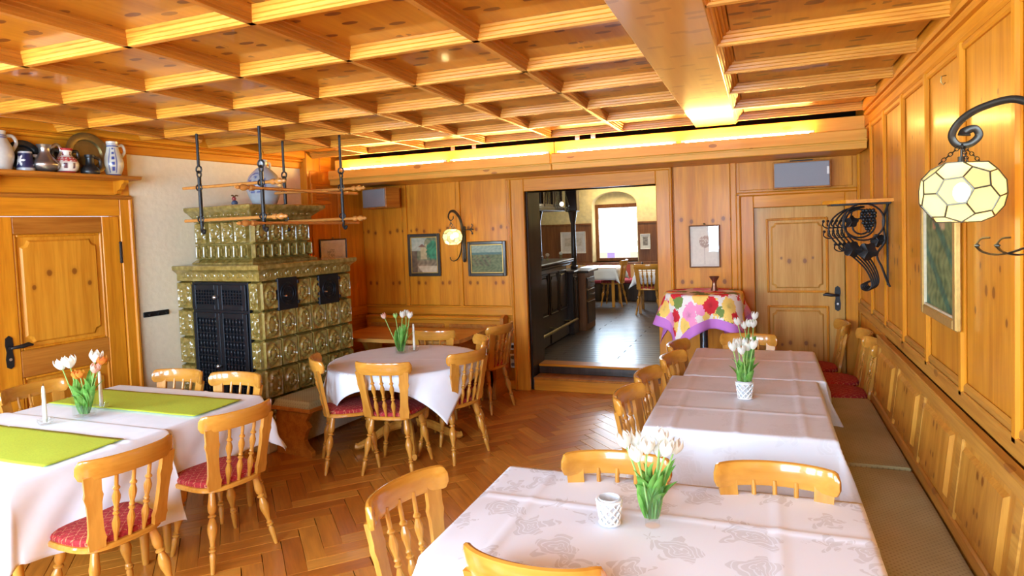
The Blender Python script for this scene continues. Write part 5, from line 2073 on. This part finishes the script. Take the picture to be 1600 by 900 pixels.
# ---------------------------------------------------------------- wrought iron vine bracket with shelf
vb = thing('vine_bracket', 'black wrought iron vine bracket with grapes under a small pine shelf', 'shelf bracket', (0, 0, 0))
YV = 5.32
MB().prism([(XR + .015, YV - .22), (XR + .015, YV + .20), (.56, YV + .16), (.42, YV + .02), (.42, YV - .06), (.56, YV - .20)], 1.93, 1.955, 'xyz').build('shelf', M['pine_y'], vb)
for k in range(5):
    y = YV - .13 + .055 * k
    q = .034 * k
    pts = spline([(.66 + q * .4, y, 1.905), (.56 + q * .6, y, 1.885), (.485 + q, y, 1.83), (.455 + q, y, 1.765), (.465 + q, y, 1.70), (.52 + q, y, 1.625), (.60 + q * .9, y, 1.555), (.675 + q * .7, y, 1.475), (.715 + q * .6, y, 1.40), (.725 + q * .55, y, 1.34), (.70 + q * .55, y, 1.305), (.665 + q * .5, y, 1.315), (.66 + q * .5, y, 1.345), (.685 + q * .5, y, 1.352)], 6)
    MB().tube(pts, .0065, 6).build('scroll', M['iron'], vb)
    for bx, bz, sg in ((.455 + q, 1.79, 1), (.46 + q, 1.715, 1), (.53 + q, 1.62, 1)):
        MB().tube(spline([(bx + .02, y, bz - .03), (bx - .015, y - .004, bz - .03), (bx - .04, y - .008, bz - .012), (bx - .038, y - .008, bz + .012)], 4), .0045, 5).ball((bx - .036, y - .008, bz + .018), .011, 7, 5).build('tendril', M['iron'], vb)
for r, x, z in ((.13, .675, 1.795), (.10, .65, 1.785), (.055, .66, 1.765)):
    MB().tube([(x + r * math.cos(a), YV - .15, z + r * math.sin(a)) for a in [2 * PI * k / 28 for k in range(28)]], .007, 6, closed=True).build('ring', M['iron'], vb)
gr = MB()
for i, (n, z) in enumerate(((4, 1.875), (5, 1.855), (5, 1.833), (4, 1.811), (4, 1.789), (3, 1.768), (2, 1.748), (1, 1.73))):
    for k in range(n):
        gr.ball((.705 + (k - (n - 1) / 2) * .02, YV - .15 - .012 * ((k + i) % 2), z), .0135, 8, 6)
tag(gr.build('grapes', M['iron'], vb), kind='stuff')


def vine_leaf(c, r, tw):
    mb = MB()
    n = 25
    rim = []
    for k in range(n):
        a = 2 * PI * k / n + tw
        rr = r * (.62 + .38 * abs(math.cos(2.5 * (a - tw))) ** .7)
        rim.append(Vector(c) + Vector((rr * math.cos(a), -.018 * math.cos(3 * a), rr * math.sin(a))))
    vs = [Vector(c) + Vector((0, -.02, 0))] + rim + [Vector(c) + Vector((0, -.012, 0))] + [p + Vector((0, .006, 0)) for p in rim]
    fs = [(0, 1 + k, 1 + (k + 1) % n) for k in range(n)] + [(n + 1, n + 2 + (k + 1) % n, n + 2 + k) for k in range(n)]
    fs += [(1 + k, n + 2 + k, n + 2 + (k + 1) % n, 1 + (k + 1) % n) for k in range(n)]
    mb.add(vs, fs).build('leaf', M['iron'], vb)


vine_leaf((.60, YV - .16, 1.80), .045, .3)
vine_leaf((.605, YV - .15, 1.60), .062, 1.2)
vine_leaf((.70, YV - .15, 1.585), .068, 2.2)
vine_leaf((.77, YV - .12, 1.66), .05, .8)
pts = spline([(XR - .005, YV - .12, 1.92), (.80, YV - .13, 1.80), (.81, YV - .13, 1.66), (.76, YV - .13, 1.56), (.79, YV - .13, 1.47), (.82, YV - .12, 1.38), (XR, YV - .12, 1.33)], 6)
MB().tube(pts, .008, 6).build('stem', M['iron'], vb)
for dy in (.0, .10):
    MB().cbox((XR - .0, YV + dy - .008, 1.33), (XR + .012, YV + dy + .008, 1.93), .002).build('strap', M['iron'], vb)
MB().cbox((.47, YV - .14, 1.918), (XR + .01, YV + .14, 1.93), .002).build('carrier', M['iron'], vb)


# ================================================================ flowers, vases, candles
def tulip(base, tip, size, petal_mat, seed, label, group, leaves=2, open_=.0):
    rnd = random.Random(seed)
    t = thing('tulip', label, 'tulip', base, 0, group)
    B, T = Vector((0, 0, 0)), Vector(tip) - Vector(base)
    mid = T * .5 + Vector((rnd.uniform(-.012, .012), rnd.uniform(-.012, .012), .02))
    pts = spline([B, mid, T], 6)
    MB().tube(pts, .0034, 6).build('stem', M['stem'], t)
    d = (T - mid).normalized()
    Q = Matrix.Translation(T - d * .004) @ d.to_track_quat('Z', 'X').to_matrix().to_4x4()
    s = size
    hd = None
    for k in range(6):
        a0 = 2 * PI * k / 6 + rnd.uniform(-.1, .1)
        inner = k % 2
        def pf(u, v, a0=a0, inner=inner):
            w = math.sin(PI * min(1, .12 + v * .88)) ** .6 * (1 - .25 * v)
            a = a0 + (u - .5) * 1.35 * w
            r = s * (.10 + .44 * math.sin(PI * min(.80, v * .72 + .06)) + open_ * v * .35) * (.9 if inner else 1)
            z = s * (1.25 * v - .12 * (2 * u - 1) ** 2 * v)
            return Q @ Vector((r * math.cos(a), r * math.sin(a), z))
        mb = MB().grid(6, 8, pf)
        o = mb.build('petal', petal_mat, t, ang=2)
    for k in range(leaves):
        a = rnd.uniform(0, 2 * PI)
        hgt = T.length * rnd.uniform(.62, .98)
        lean = rnd.uniform(.03, .10)
        w0 = rnd.uniform(.017, .027)
        dx, dy = math.cos(a), math.sin(a)
        cx = T * .45
        def lf(u, v):
            w = w0 * math.sin(PI * (.12 + .88 * v)) ** .8
            bend = lean * v * v
            c = Vector((cx.x * v + dx * bend, cx.y * v + dy * bend, hgt * (v - .16 * v ** 3)))
            e = (u - .5) * 2
            return c + Vector((-dy * w * e - dx * .4 * w * e * e, dx * w * e - dy * .4 * w * e * e, 0))
        MB().grid(4, 12, lf).build('leaf', M['leaf'], t, ang=2)
    return t


def glass_vase(label, loc, r0, r1, h, water=.45, square=False):
    t = thing('glass_vase', label, 'vase', loc)
    if square:
        mb = MB()
        mb.cbox((-r0, -r0, 0), (r0, r0, .012), .003)
        for x0, x1, y0, y1 in ((-r0, r0, -r0, -r0 + .004), (-r0, r0, r0 - .004, r0), (-r0, -r0 + .004, -r0, r0), (r0 - .004, r0, -r0, r0)):
            mb.box((x0, y0, .012), (x1, y1, h))
        mb.build('body', M['glass'], t)
        MB().box((-r0 + .006, -r0 + .006, .013), (r0 - .006, r0 - .006, h * water)).build('water', M['glass'], t)
    else:
        MB().lathe([(0, 0), (r0, 0), (r0 * .98, .01), (r0, .02), (r1, h), (r1 - .003, h), (r0 - .004, .024), (0, .022)], 28).build('body', M['glass'], t)
        k = water
        MB().lathe([(0, .025), (r0 - .006, .026), (r0 + (r1 - r0) * k - .006, h * k), (0, h * k)], 24).build('water', M['glass'], t)
    return t


def lattice_holder(label, loc, r0, r1, h, group):
    t = thing('candle_holder', label, 'candle holder', loc, 0, group)
    W = plain('white_lacquer', (.85, .84, .82), .5)
    mb = MB()
    for sgn in (-1, 1):
        for k in range(9):
            a0 = 2 * PI * k / 9
            mb.tube([((r0 + (r1 - r0) * v) * math.cos(a0 + sgn * v * 1.9), (r0 + (r1 - r0) * v) * math.sin(a0 + sgn * v * 1.9), .008 + v * (h - .016)) for v in [i / 10 for i in range(11)]], .0028, 6, 1.4, .8)
    tag(mb.build('lattice', W, t), kind='stuff')
    for r, z in ((r0, .006), (r1, h - .006)):
        MB().tube([(r * math.cos(a), r * math.sin(a), z) for a in [2 * PI * i / 28 for i in range(28)]], .005, 6, closed=True).build('rim', W, t)
    MB().lathe([(0, .004), (r0 - .004, .004), (r1 - .005, h + .004), (r1 - .008, h + .004), (r0 - .007, .008), (0, .008)], 26).build('cup', translucent('frosted_glass', (.86, .86, .86), (.80, .80, .82), .5) if 'frost' not in M else M['frost'], t)
    return t


M['frost'] = translucent('frosted_glass', (.86, .86, .86), (.80, .80, .82), .5)
TZ = TH + .006
HOLD = 'white lattice candle holders'
lattice_holder('white lattice candle holder beside the tulips on the damask table', (-.535, 2.262, TZ), .036, .045, .095, HOLD)
VL = (-.385, 2.29, TZ)
glass_vase('flared glass vase of white tulips on the damask table', VL, .026, .046, .155)
G1 = 'white tulips on the damask table'
for k, (dx, dy, z, s) in enumerate(((-.085, -.01, .285, .052), (-.055, .03, .275, .05), (-.042, -.03, .245, .05), (-.012, -.01, .27, .052), (.03, .035, .295, .05), (.05, -.005, .265, .054), (.022, .05, .24, .048), (.075, .04, .26, .048))):
    tulip((VL[0] + dx * .18, VL[1] + dy * .18, VL[2] + .026), (VL[0] + dx, VL[1] + dy, VL[2] + z), s, M['white_petal'], 40 + k, 'white tulip in the flared vase on the foreground damask table', G1, 3, .02)
lattice_holder('white lattice holder around the vase on the middle table', (-.112, 4.09, TH + .012), .040, .050, .105, HOLD)
VM = (-.112, 4.09, TH + .018)
glass_vase('slim glass vase standing in the lattice holder on the middle table', VM, .024, .030, .155)
G2 = 'white tulips on the middle table'
for k, (dx, dy, z, s) in enumerate(((-.06, .0, .285, .05), (-.035, .03, .30, .05), (-.01, -.02, .27, .048), (.02, .02, .285, .05), (.05, .0, .30, .052), (.0, .05, .30, .05))):
    tulip((VM[0] + dx * .18, VM[1] + dy * .18, VM[2] + .026), (VM[0] + dx, VM[1] + dy, VM[2] + z), s, M['white_petal'], 60 + k, 'white tulip in the lattice holder on the middle table', G2, 3)
VF = (-.10, 5.02, TZ)
glass_vase('slim glass vase of white tulips on the farthest table', VF, .028, .034, .16)
G3 = 'white tulips on the farthest table'
for k, (dx, dy, z, s) in enumerate(((-.075, .0, .31, .05), (-.03, .02, .28, .048), (.0, -.02, .30, .05), (.04, .02, .35, .05), (.03, -.03, .30, .05))):
    tulip((VF[0] + dx * .18, VF[1] + dy * .18, VF[2] + .026), (VF[0] + dx, VF[1] + dy, VF[2] + z), s, M['white_petal'], 80 + k, ['white tulip leaning towards the doorway on the farthest table', 'white tulip in the slim vase on the farthest table', 'white tulip in the slim vase on the farthest table', 'tallest white tulip on the farthest table', 'white tulip in the slim vase on the farthest table'][k], G3, 2)
# round table
VR = (-3.03, 4.98, TZ)
glass_vase('square glass vase of pink and white tulips on the round table', VR, .042, .042, .12, square=True)
for k, (dx, dy, z, s, mt, lab) in enumerate(((-.15, -.02, .315, .045, 'pink_petal', 'salmon pink tulip leaning out over the round table'), (-.06, .02, .315, .04, 'stem', 'closed green tulip bud over the round table'),
                                             (.02, .0, .325, .05, 'white_petal', 'white tulip in the middle of the round table bouquet'), (.075, .03, .315, .052, 'white_petal', 'white tulip next to the taper candle on the round table'), (.03, .05, .335, .045, 'white_petal', 'smaller white tulip at the back of the round table bouquet'))):
    tulip((VR[0] + dx * .15, VR[1] + dy * .15, VR[2] + .016), (VR[0] + dx, VR[1] + dy, VR[2] + z), s, M[mt], 100 + k, lab, 'tulips on the round table', 3)
# long table
VG = (-3.98, 2.74, TH + .0125)
glass_vase('tall square glass vase of mixed tulips on the long table', VG, .046, .046, .145, square=True)
for k, (dx, dy, z, s, mt, lab, op) in enumerate(((-.13, -.03, .30, .06, 'white_petal', 'white tulip with a red flame leaning towards the door', .25), (-.055, -.03, .315, .065, 'white_petal', 'wide open white tulip in the middle of the mixed bouquet', .45), (.085, .03, .345, .062, 'white_petal', 'tallest open white tulip of the mixed bouquet', .45),
                                                 (.0, -.035, .25, .045, 'red_petal', 'orange blossom low in the mixed bouquet, by the vase rim', .5), (.03, -.03, .255, .042, 'red_petal', 'second orange blossom low in the mixed bouquet', .5), (.115, .04, .325, .055, 'red_petal', 'orange tulip behind the tallest white one', .3), (.115, .0, .285, .052, 'pink_petal', 'yellow and pink tulip at the outer side of the bouquet', .2))):
    tulip((VG[0] + dx * .18, VG[1] + dy * .18, VG[2] + .016), (VG[0] + dx, VG[1] + dy, VG[2] + z), s, M[mt], 120 + k, lab, 'mixed tulips on the long table', 4, op)


def candle(label, loc, h, r=.0115, lean=0.):
    t = thing('taper_candle', label, 'candle', loc, 0, 'taper candles')
    MB().lathe([(0, .012), (r, .012), (r * 1.02, h * .3), (r * .8, h * .9), (r * .55, h * .985), (0, h)], 14).build('wax', M['wax'], t)
    MB().tube([(0, 0, h - .003), (.002, 0, h + .008), (.006, 0, h + .012)], .0012, 5).build('wick', M['iron'], t)
    return t


def glass_stick(label, loc):
    t = thing('candlestick', label, 'candlestick', loc, 0, 'glass candlesticks')
    pts = []
    MB().lathe([(0, 0), (.028, 0), (.036, .012), (.044, .03), (.040, .034), (.02, .018), (.013, .02), (.013, .036), (.0125, .036), (.0125, .011), (0, .011)], 24, mod=lambda a, z: 1 + (.13 * math.cos(8 * a) if z > .008 else 0)).build('cup', M['glass'], t)
    return t


for lab, x, y, z, h in (('towards the picture edge on the long table', -4.06, 2.555, TH + .0125, .235), ('behind the vase on the long table', -4.03, 2.89, TH + .0195, .245), ('on the round table beside the tulips', -2.965, 5.09, TZ, .25)):
    glass_stick('small fluted glass candlestick ' + lab, (x, y, z))
    candle('cream taper candle ' + lab, (x, y, z), h)

# ================================================================ the bar room beyond the doorway
FZ, YF = .26, 13.6
fb = MB().box((-5.6, YB + .30, FZ - .2), (.6, YF, FZ - .004)).build('floor_bar_room', M['dark_floor'])
tag(fb, 'dark polished plank floor of the bar room', 'floor', kind='structure')
k = 0
y = YB + .40
fp = {}
while y < YF:
    pw = .125
    off = (k % 3) * .7
    x = -4.4 - off
    while x < .5:
        me = fp.setdefault('p', MB().cbox((0, 0, -.006), (2.09, pw - .006, .002), .002).mesh('plank', M['dark_floor']))
        if -3.6 < x + 1.05 < -.2 and y < 12.6:
            inst('plank', me, fb, (x, y, FZ))
        x += 2.1
    y += pw
    k += 1
wl = MB().box((-5.8, YB + .3, 0), (-5.6, YF, 3.2)).build('wall_bar_side', M['plaster2'])
tag(wl, 'yellow plaster side wall of the bar room', 'wall', kind='structure')
wl2 = MB().box((.6, YB + .3, 0), (.8, YF, 3.2)).build('wall_bar_near', M['plaster2'])
tag(wl2, 'yellow plaster wall of the bar room behind the pale door', 'wall', kind='structure')
cl = MB().box((-5.8, YB + .30, 2.75), (.8, YF + .8, 2.95)).build('ceiling_bar_room', M['plaster2'])
tag(cl, 'yellow plaster ceiling of the bar room', 'ceiling', kind='structure')
# far wall with an arched window niche
AX, AW, AZ0, AZS = -2.92, .48, 1.03, 2.26
wf = MB()
wf.box((-5.8, YF, 0), (AX - AW, YF + .6, 3.2)).box((AX + AW, YF, 0), (.8, YF + .6, 3.2)).box((AX - AW, YF, 0), (AX + AW, YF + .6, AZ0))
arc = [(AX + AW * math.cos(PI * q / 16), AZS + .27 * math.sin(PI * q / 16)) for q in range(17)]
for i in range(16):
    (xa, za), (xb, zb) = arc[i], arc[i + 1]
    wf.add([(xa, YF, za), (xb, YF, zb), (xb, YF, 3.2), (xa, YF, 3.2), (xa, YF + .6, za), (xb, YF + .6, zb), (xb, YF + .6, 3.2), (xa, YF + .6, 3.2)], [(0, 1, 2, 3), (4, 5, 6, 7), (0, 1, 5, 4)])
wf = wf.build('wall_bar_back', M['plaster2'])
tag(wf, 'rough yellow plaster far wall with arched window niche', 'wall', kind='structure')
for x0, x1 in ((-5.6, AX - AW - .02), (AX + AW + .02, .6)):
    MB().cbox((x0, YF - .03, FZ), (x1, YF, 1.84), .004).build('wainscot', M['brown'], wf)
    MB().cbox((x0, YF - .045, 1.83), (x1, YF, 1.87), .006).build('cap', M['brown'], wf)
MB().cbox((AX - AW - .02, YF - .03, FZ), (AX + AW + .02, YF, AZ0), .004).build('wainscot', M['brown'], wf)
# window with leaded coloured panes
wn_ = thing('window_4', 'bright tall window of pale coloured panes in arched niche', 'window', (AX, YF + .30, AZ0), kind='structure')
for x0, x1, z0, z1 in ((-AW, -AW + .07, 0, 1.24), (AW - .05, AW, 0, 1.24), (-AW + .07, AW - .05, 0, .07), (-AW + .07, AW - .05, 1.16, 1.24)):
    MB().cbox((x0, -.03, z0), (x1, .03, z1), .006).build('frame', M['brown'], wn_)
MB().cbox((-AW, -.03, 1.24), (AW, .03, 1.55), .004).build('lunette', M['plaster2'], wn_)
rnd = random.Random(5)
tones = {}
for j in range(9):
    for i in range(5):
        c = rnd.choice([(1, 1, 1), (1, .98, .95), (.96, .98, 1), (1, .92, .86), (.95, .97, .92)])
        st_ = 3. if c[2] > .94 else .95
        if j == 0:
            c = rnd.choice([(.42, .30, .62), (.80, .72, .62), (.72, .66, .50), (.34, .26, .55)])
            st_ = 1.2
        key = (c, st_)
        if key not in tones:
            tones[key] = emit('lit_pane', c, st_, False)
        pw, ph_ = (2 * AW - .12) / 5, 1.09 / 9
        MB().box((-AW + .07 + i * pw + .002, -.004, .07 + j * ph_ + .002), (-AW + .07 + (i + 1) * pw - .002, .004, .07 + (j + 1) * ph_ - .002)).build('pane', tones[key], wn_)
sl = MB().cbox((AX - AW - .06, YF - .10, AZ0 - .04), (AX + AW + .06, YF + .28, AZ0), .008).build('window_sill', M['brown'], None)
tag(sl, 'brown wooden sill under the bright window', 'window sill', kind='structure')
# banquette
bq = thing('banquette', 'striped banquette with red seat along the far wall', 'banquette', (0, 0, 0))
MB().cbox((-5.0, YF - .56, FZ), (.4, YF - .50, FZ + .36), .004).build('base', M['dark_oak'], bq)
MB().cbox((-5.0, YF - .60, FZ + .36), (.4, YF - .10, FZ + .44), .02).build('seat', plain('red_velvet', (.26, .018, .022), .9), bq)
stripes = [vm for vm in (plain('stripe_red', (.42, .08, .045), .9), plain('stripe_gold', (.62, .40, .14), .9), plain('stripe_cream', (.68, .55, .34), .9))]
x = -5.0
i = 0
while x < .4:
    w_ = (.10, .07, .05, .07)[i % 4]
    if -4.4 < x < -1.0:
        MB().cbox((x, YF - .13, FZ + .44), (x + w_, YF - .05, FZ + .72), .008).build('stripe', stripes[(0, 1, 2, 1)[i % 4]], bq)
    x += w_
    i += 1
MB().cbox((-5.0, YF - .13, FZ + .72), (.4, YF - .03, FZ + .77), .006).build('top_rail', M['brown'], bq)
# notices on the wainscot
def sheet(u, v):
    if .06 < u < .94 and .08 < v < .92:
        n = .5 + .5 * nz(u, v, 2)
        if (.15 < u < .42 or .55 < u < .85) and .3 < v < .75:
            return mix3((.40, .36, .30), (.6, .55, .5), n)
        return (.62, .60, .58)
    return (.72, .72, .72)


def photo_bw(u, v):
    if .2 < u < .8 and .2 < v < .85:
        n = .5 + .5 * nz(u, v, 2)
        return mix3((.10, .10, .10), (.45, .42, .40), n)
    return (.75, .74, .70)


picture('notice_board', 'wide pale notice sheet on the brown wainscot left of the window', 'notice', .56, .47, (-3.83, YF - .032, 1.23), 0, .012, M['white_plastic'], sheet, M['print'], 24, 20)
picture('small_photograph', 'small framed monochrome photograph right of the bright window', 'photograph', .21, .32, (-2.27, YF - .032, 1.29), 0, .012, M['white_plastic'], photo_bw, M['print'], 16, 20)
# tables and chairs
def bar_table(label, clabel, x, y, rot):
    rect_table('bar_room_table', label, .75, .75, TH, (x, y, FZ), rot, group='tables of the bar room')
    cloth_rect(.75, .75, .24, TH + .003, M['white_cloth'], 'tablecloth', clabel, (x, y, FZ), rot, seed=3, res=.05, group='cloths of the bar room', corner=.4)


bar_table('table in the bar room standing under the bright window', 'white cloth on the bar room table under the window', -2.95, 12.35, 0)
bar_table('table in the bar room half hidden by the doorway casing', 'white cloth on the bar room table by the doorway casing', -1.72, 11.55, .1)
chair((-2.44, 12.30), 178, 'bar room chair turned to the table under the window', FZ, 'bar room chairs')
chair((-1.83, 10.98), 92, 'bar room chair with its back to the doorway', FZ, 'bar room chairs')
ps = thing('pepper_mill', 'dark pepper mill on the bar room table by the casing', 'pepper mill', (-1.98, 11.45, FZ + TH + .006))
MB().lathe([(.028, 0), (.03, .02), (.02, .06), (.026, .09), (.012, .1), (.02, .12), (0, .14)], 14).build('body', M['dark_oak'], ps)
# bar counter
bar = thing('bar_counter', 'dark oak bar counter with framed panels and brass foot rail', 'bar counter', (0, 0, 0))
BXF = -2.64
MB().cbox((-3.2, 7.16, FZ), (BXF, 8.95, 1.29), .006).build('body', M['dark_oak'], bar)
MB().cbox((-3.25, 7.12, 1.33), (BXF + .10, 9.02, 1.37), .012).build('worktop', M['dark_oak'], bar)
MB().cbox((-3.22, 7.14, 1.28), (BXF + .06, 8.99, 1.335), .02).build('cornice', M['dark_oak'], bar)
for y0 in (7.25, 7.68, 8.11, 8.52):
    framed_panel('panel', bar, y0, y0 + .37, .66, 1.22, M['dark_oak'], M['dark_oak'], y=BXF, axis='x', sgn=1, cut=.04)
for y0, y1 in ((7.2, 8.0), (8.06, 8.9)):
    MB().cbox((BXF, y0, FZ + .03), (BXF + .03, y1, FZ + .19), .008).build('plinth_panel', M['dark_oak'], bar)
MB().cyl((BXF + .13, 7.18, FZ + .23), (BXF + .13, 8.98, FZ + .23), .018, 10).build('foot_rail', M['brass'], bar)
for y0 in (7.4, 8.1, 8.8):
    MB().cyl((BXF + .13, y0, FZ + .23), (BXF, y0, FZ + .23), .010, 8).build('rail_bracket', M['brass'], bar)
MB().cbox((BXF - .3, 8.95, FZ), (BXF + .09, 9.2, 1.15), .006).build('end_cabinet', M['dark_oak'], bar)
MB().cbox((BXF - .32, 8.93, 1.15), (BXF + .12, 9.22, 1.185), .008).build('end_top', M['dark_oak'], bar)
framed_panel('end_panel', bar, 8.98, 9.17, .45, 1.1, M['dark_oak'], M['dark_oak'], y=BXF + .09, axis='x', sgn=1, cut=.02)
# low cabinet with drawers
cb_ = thing('drawer_cabinet', 'brown cabinet with steel drawer pulls at the bar end', 'cabinet', (0, 0, 0))
MB().cbox((-2.9, 9.3, FZ), (-2.46, 9.85, 1.13), .006).build('body', M['brown'], cb_)
MB().cbox((-2.94, 9.27, 1.13), (-2.40, 9.90, 1.165), .008).build('worktop', M['dark_oak'], cb_)
for z0, z1 in ((.90, 1.05), (.72, .87), (.36, .69)):
    dr = MB().cbox((-2.46, 9.36, z0), (-2.44, 9.80, z1), .006).build('drawer', M['dark_oak'], cb_)
    if z1 - z0 < .2:
        MB().tube([(-2.44, 9.50, (z0 + z1) / 2), (-2.41, 9.51, (z0 + z1) / 2), (-2.41, 9.65, (z0 + z1) / 2), (-2.44, 9.66, (z0 + z1) / 2)], .010, 6).build('pull', M['steel'], dr)
# posts carrying the rack above the bar
for lab, x, y in (('turned dark post on the bar counter near the doorway casing', -2.93, 8.6), ('turned dark post on the cabinet worktop', -2.70, 9.58)):
    zb = 1.37 if y < 9 else 1.165
    p = thing('bar_post', lab, 'post', (x, y, zb), 0, 'posts of the bar')
    hh = 2.05 - zb
    MB().cbox((-.05, -.05, 0), (.05, .05, .06), .01).build('foot', M['dark_oak'], p)
    MB().lathe([(.038, .06), (.042, .10), (.038, hh * .5), (.034, hh * .8), (.048, hh * .86), (.06, hh * .95), (.07, hh)], 16).build('shaft', M['dark_oak'], p)
    MB().cbox((-.09, -.09, hh), (.09, .09, hh + .64), .012).build('capital', M['dark_oak'], p)
rk2 = thing('glass_rack', 'dark hanging rack with glazed spindle doors above the bar', 'rack', (0, 0, 0))
MB().cbox((-3.3, 7.6, 2.06), (-2.78, 9.45, 2.12), .008).build('base', M['dark_oak'], rk2)
MB().cbox((-3.3, 7.6, 2.52), (-2.78, 9.45, 2.60), .008).build('top', M['dark_oak'], rk2)
for y0 in (7.62, 8.06, 8.50, 8.94):
    f = MB()
    f.cbox((-2.82, y0, 2.12), (-2.79, y0 + .035, 2.52), .003).cbox((-2.82, y0 + .385, 2.12), (-2.79, y0 + .42, 2.52), .003)
    f.cbox((-2.82, y0 + .035, 2.12), (-2.79, y0 + .385, 2.155), .003).cbox((-2.82, y0 + .035, 2.485), (-2.79, y0 + .385, 2.52), .003)
    fd = f.build('door', M['dark_oak'], rk2)
    for q in range(4):
        MB().cyl((-2.805, y0 + .1 + q * .075, 2.155), (-2.805, y0 + .1 + q * .075, 2.485), .009, 8).build('spindle', M['dark_oak'], fd)
ch = thing('hanging_glasses', 'cluster lamp of clear glass drops hanging above the bar', 'hanging lamp', (-2.62, 8.75, 2.10))
MB().lathe([(.10, .0), (.105, .02), (.06, .2), (.03, .36), (.012, .4)], 18).build('bell', M['glass'], ch)
MB().tube([(0, 0, .4), (0, 0, .65)], .006, 6).build('rod', M['iron'], ch)
for k in range(10):
    a = 2 * PI * k / 10
    MB().lathe([(0, 0), (.018, .01), (.02, .05), (.008, .07)], 10, Matrix.Translation((.085 * math.cos(a), .085 * math.sin(a), -.06))).build('drop', M['glass'], ch)
MB().ball((0, 0, .05), .03, 10, 8).build('bulb', emit('bar_bulb', (1, .85, .6), 5, False), ch)
for k, (x, y, lab) in enumerate(((-2.73, 8.35, 'white rose in a small glass on the bar counter'), (-2.66, 8.75, 'white rose in a small glass at the bar counter end'))):
    t = thing('posy', lab, 'flower', (x, y, 1.37), 0, 'roses on the bar')
    MB().lathe([(0, 0), (.022, 0), (.026, .06), (.024, .06), (.02, .004), (0, .004)], 14).build('tumbler', M['glass'], t)
    MB().tube([(0, 0, .006), (.003, 0, .07)], .003, 5).build('stem', M['stem'], t)
    MB().ball((.003, 0, .085), .028, 10, 8, (1, 1, .85)).build('bloom', M['white_petal'], t)
# lamp light over the far wall of the bar room
area_light('bar_ceiling_lamp', (-2.2, 13.2, 2.70), (-2.2, 13.45, 1.5), 2.4, .12, 20, (1, .72, .36))
area_light('bar_ceiling_lamp', (-2.3, 10.0, 2.72), (-2.3, 10.0, 0), .8, .8, 26, (1, .86, .66))
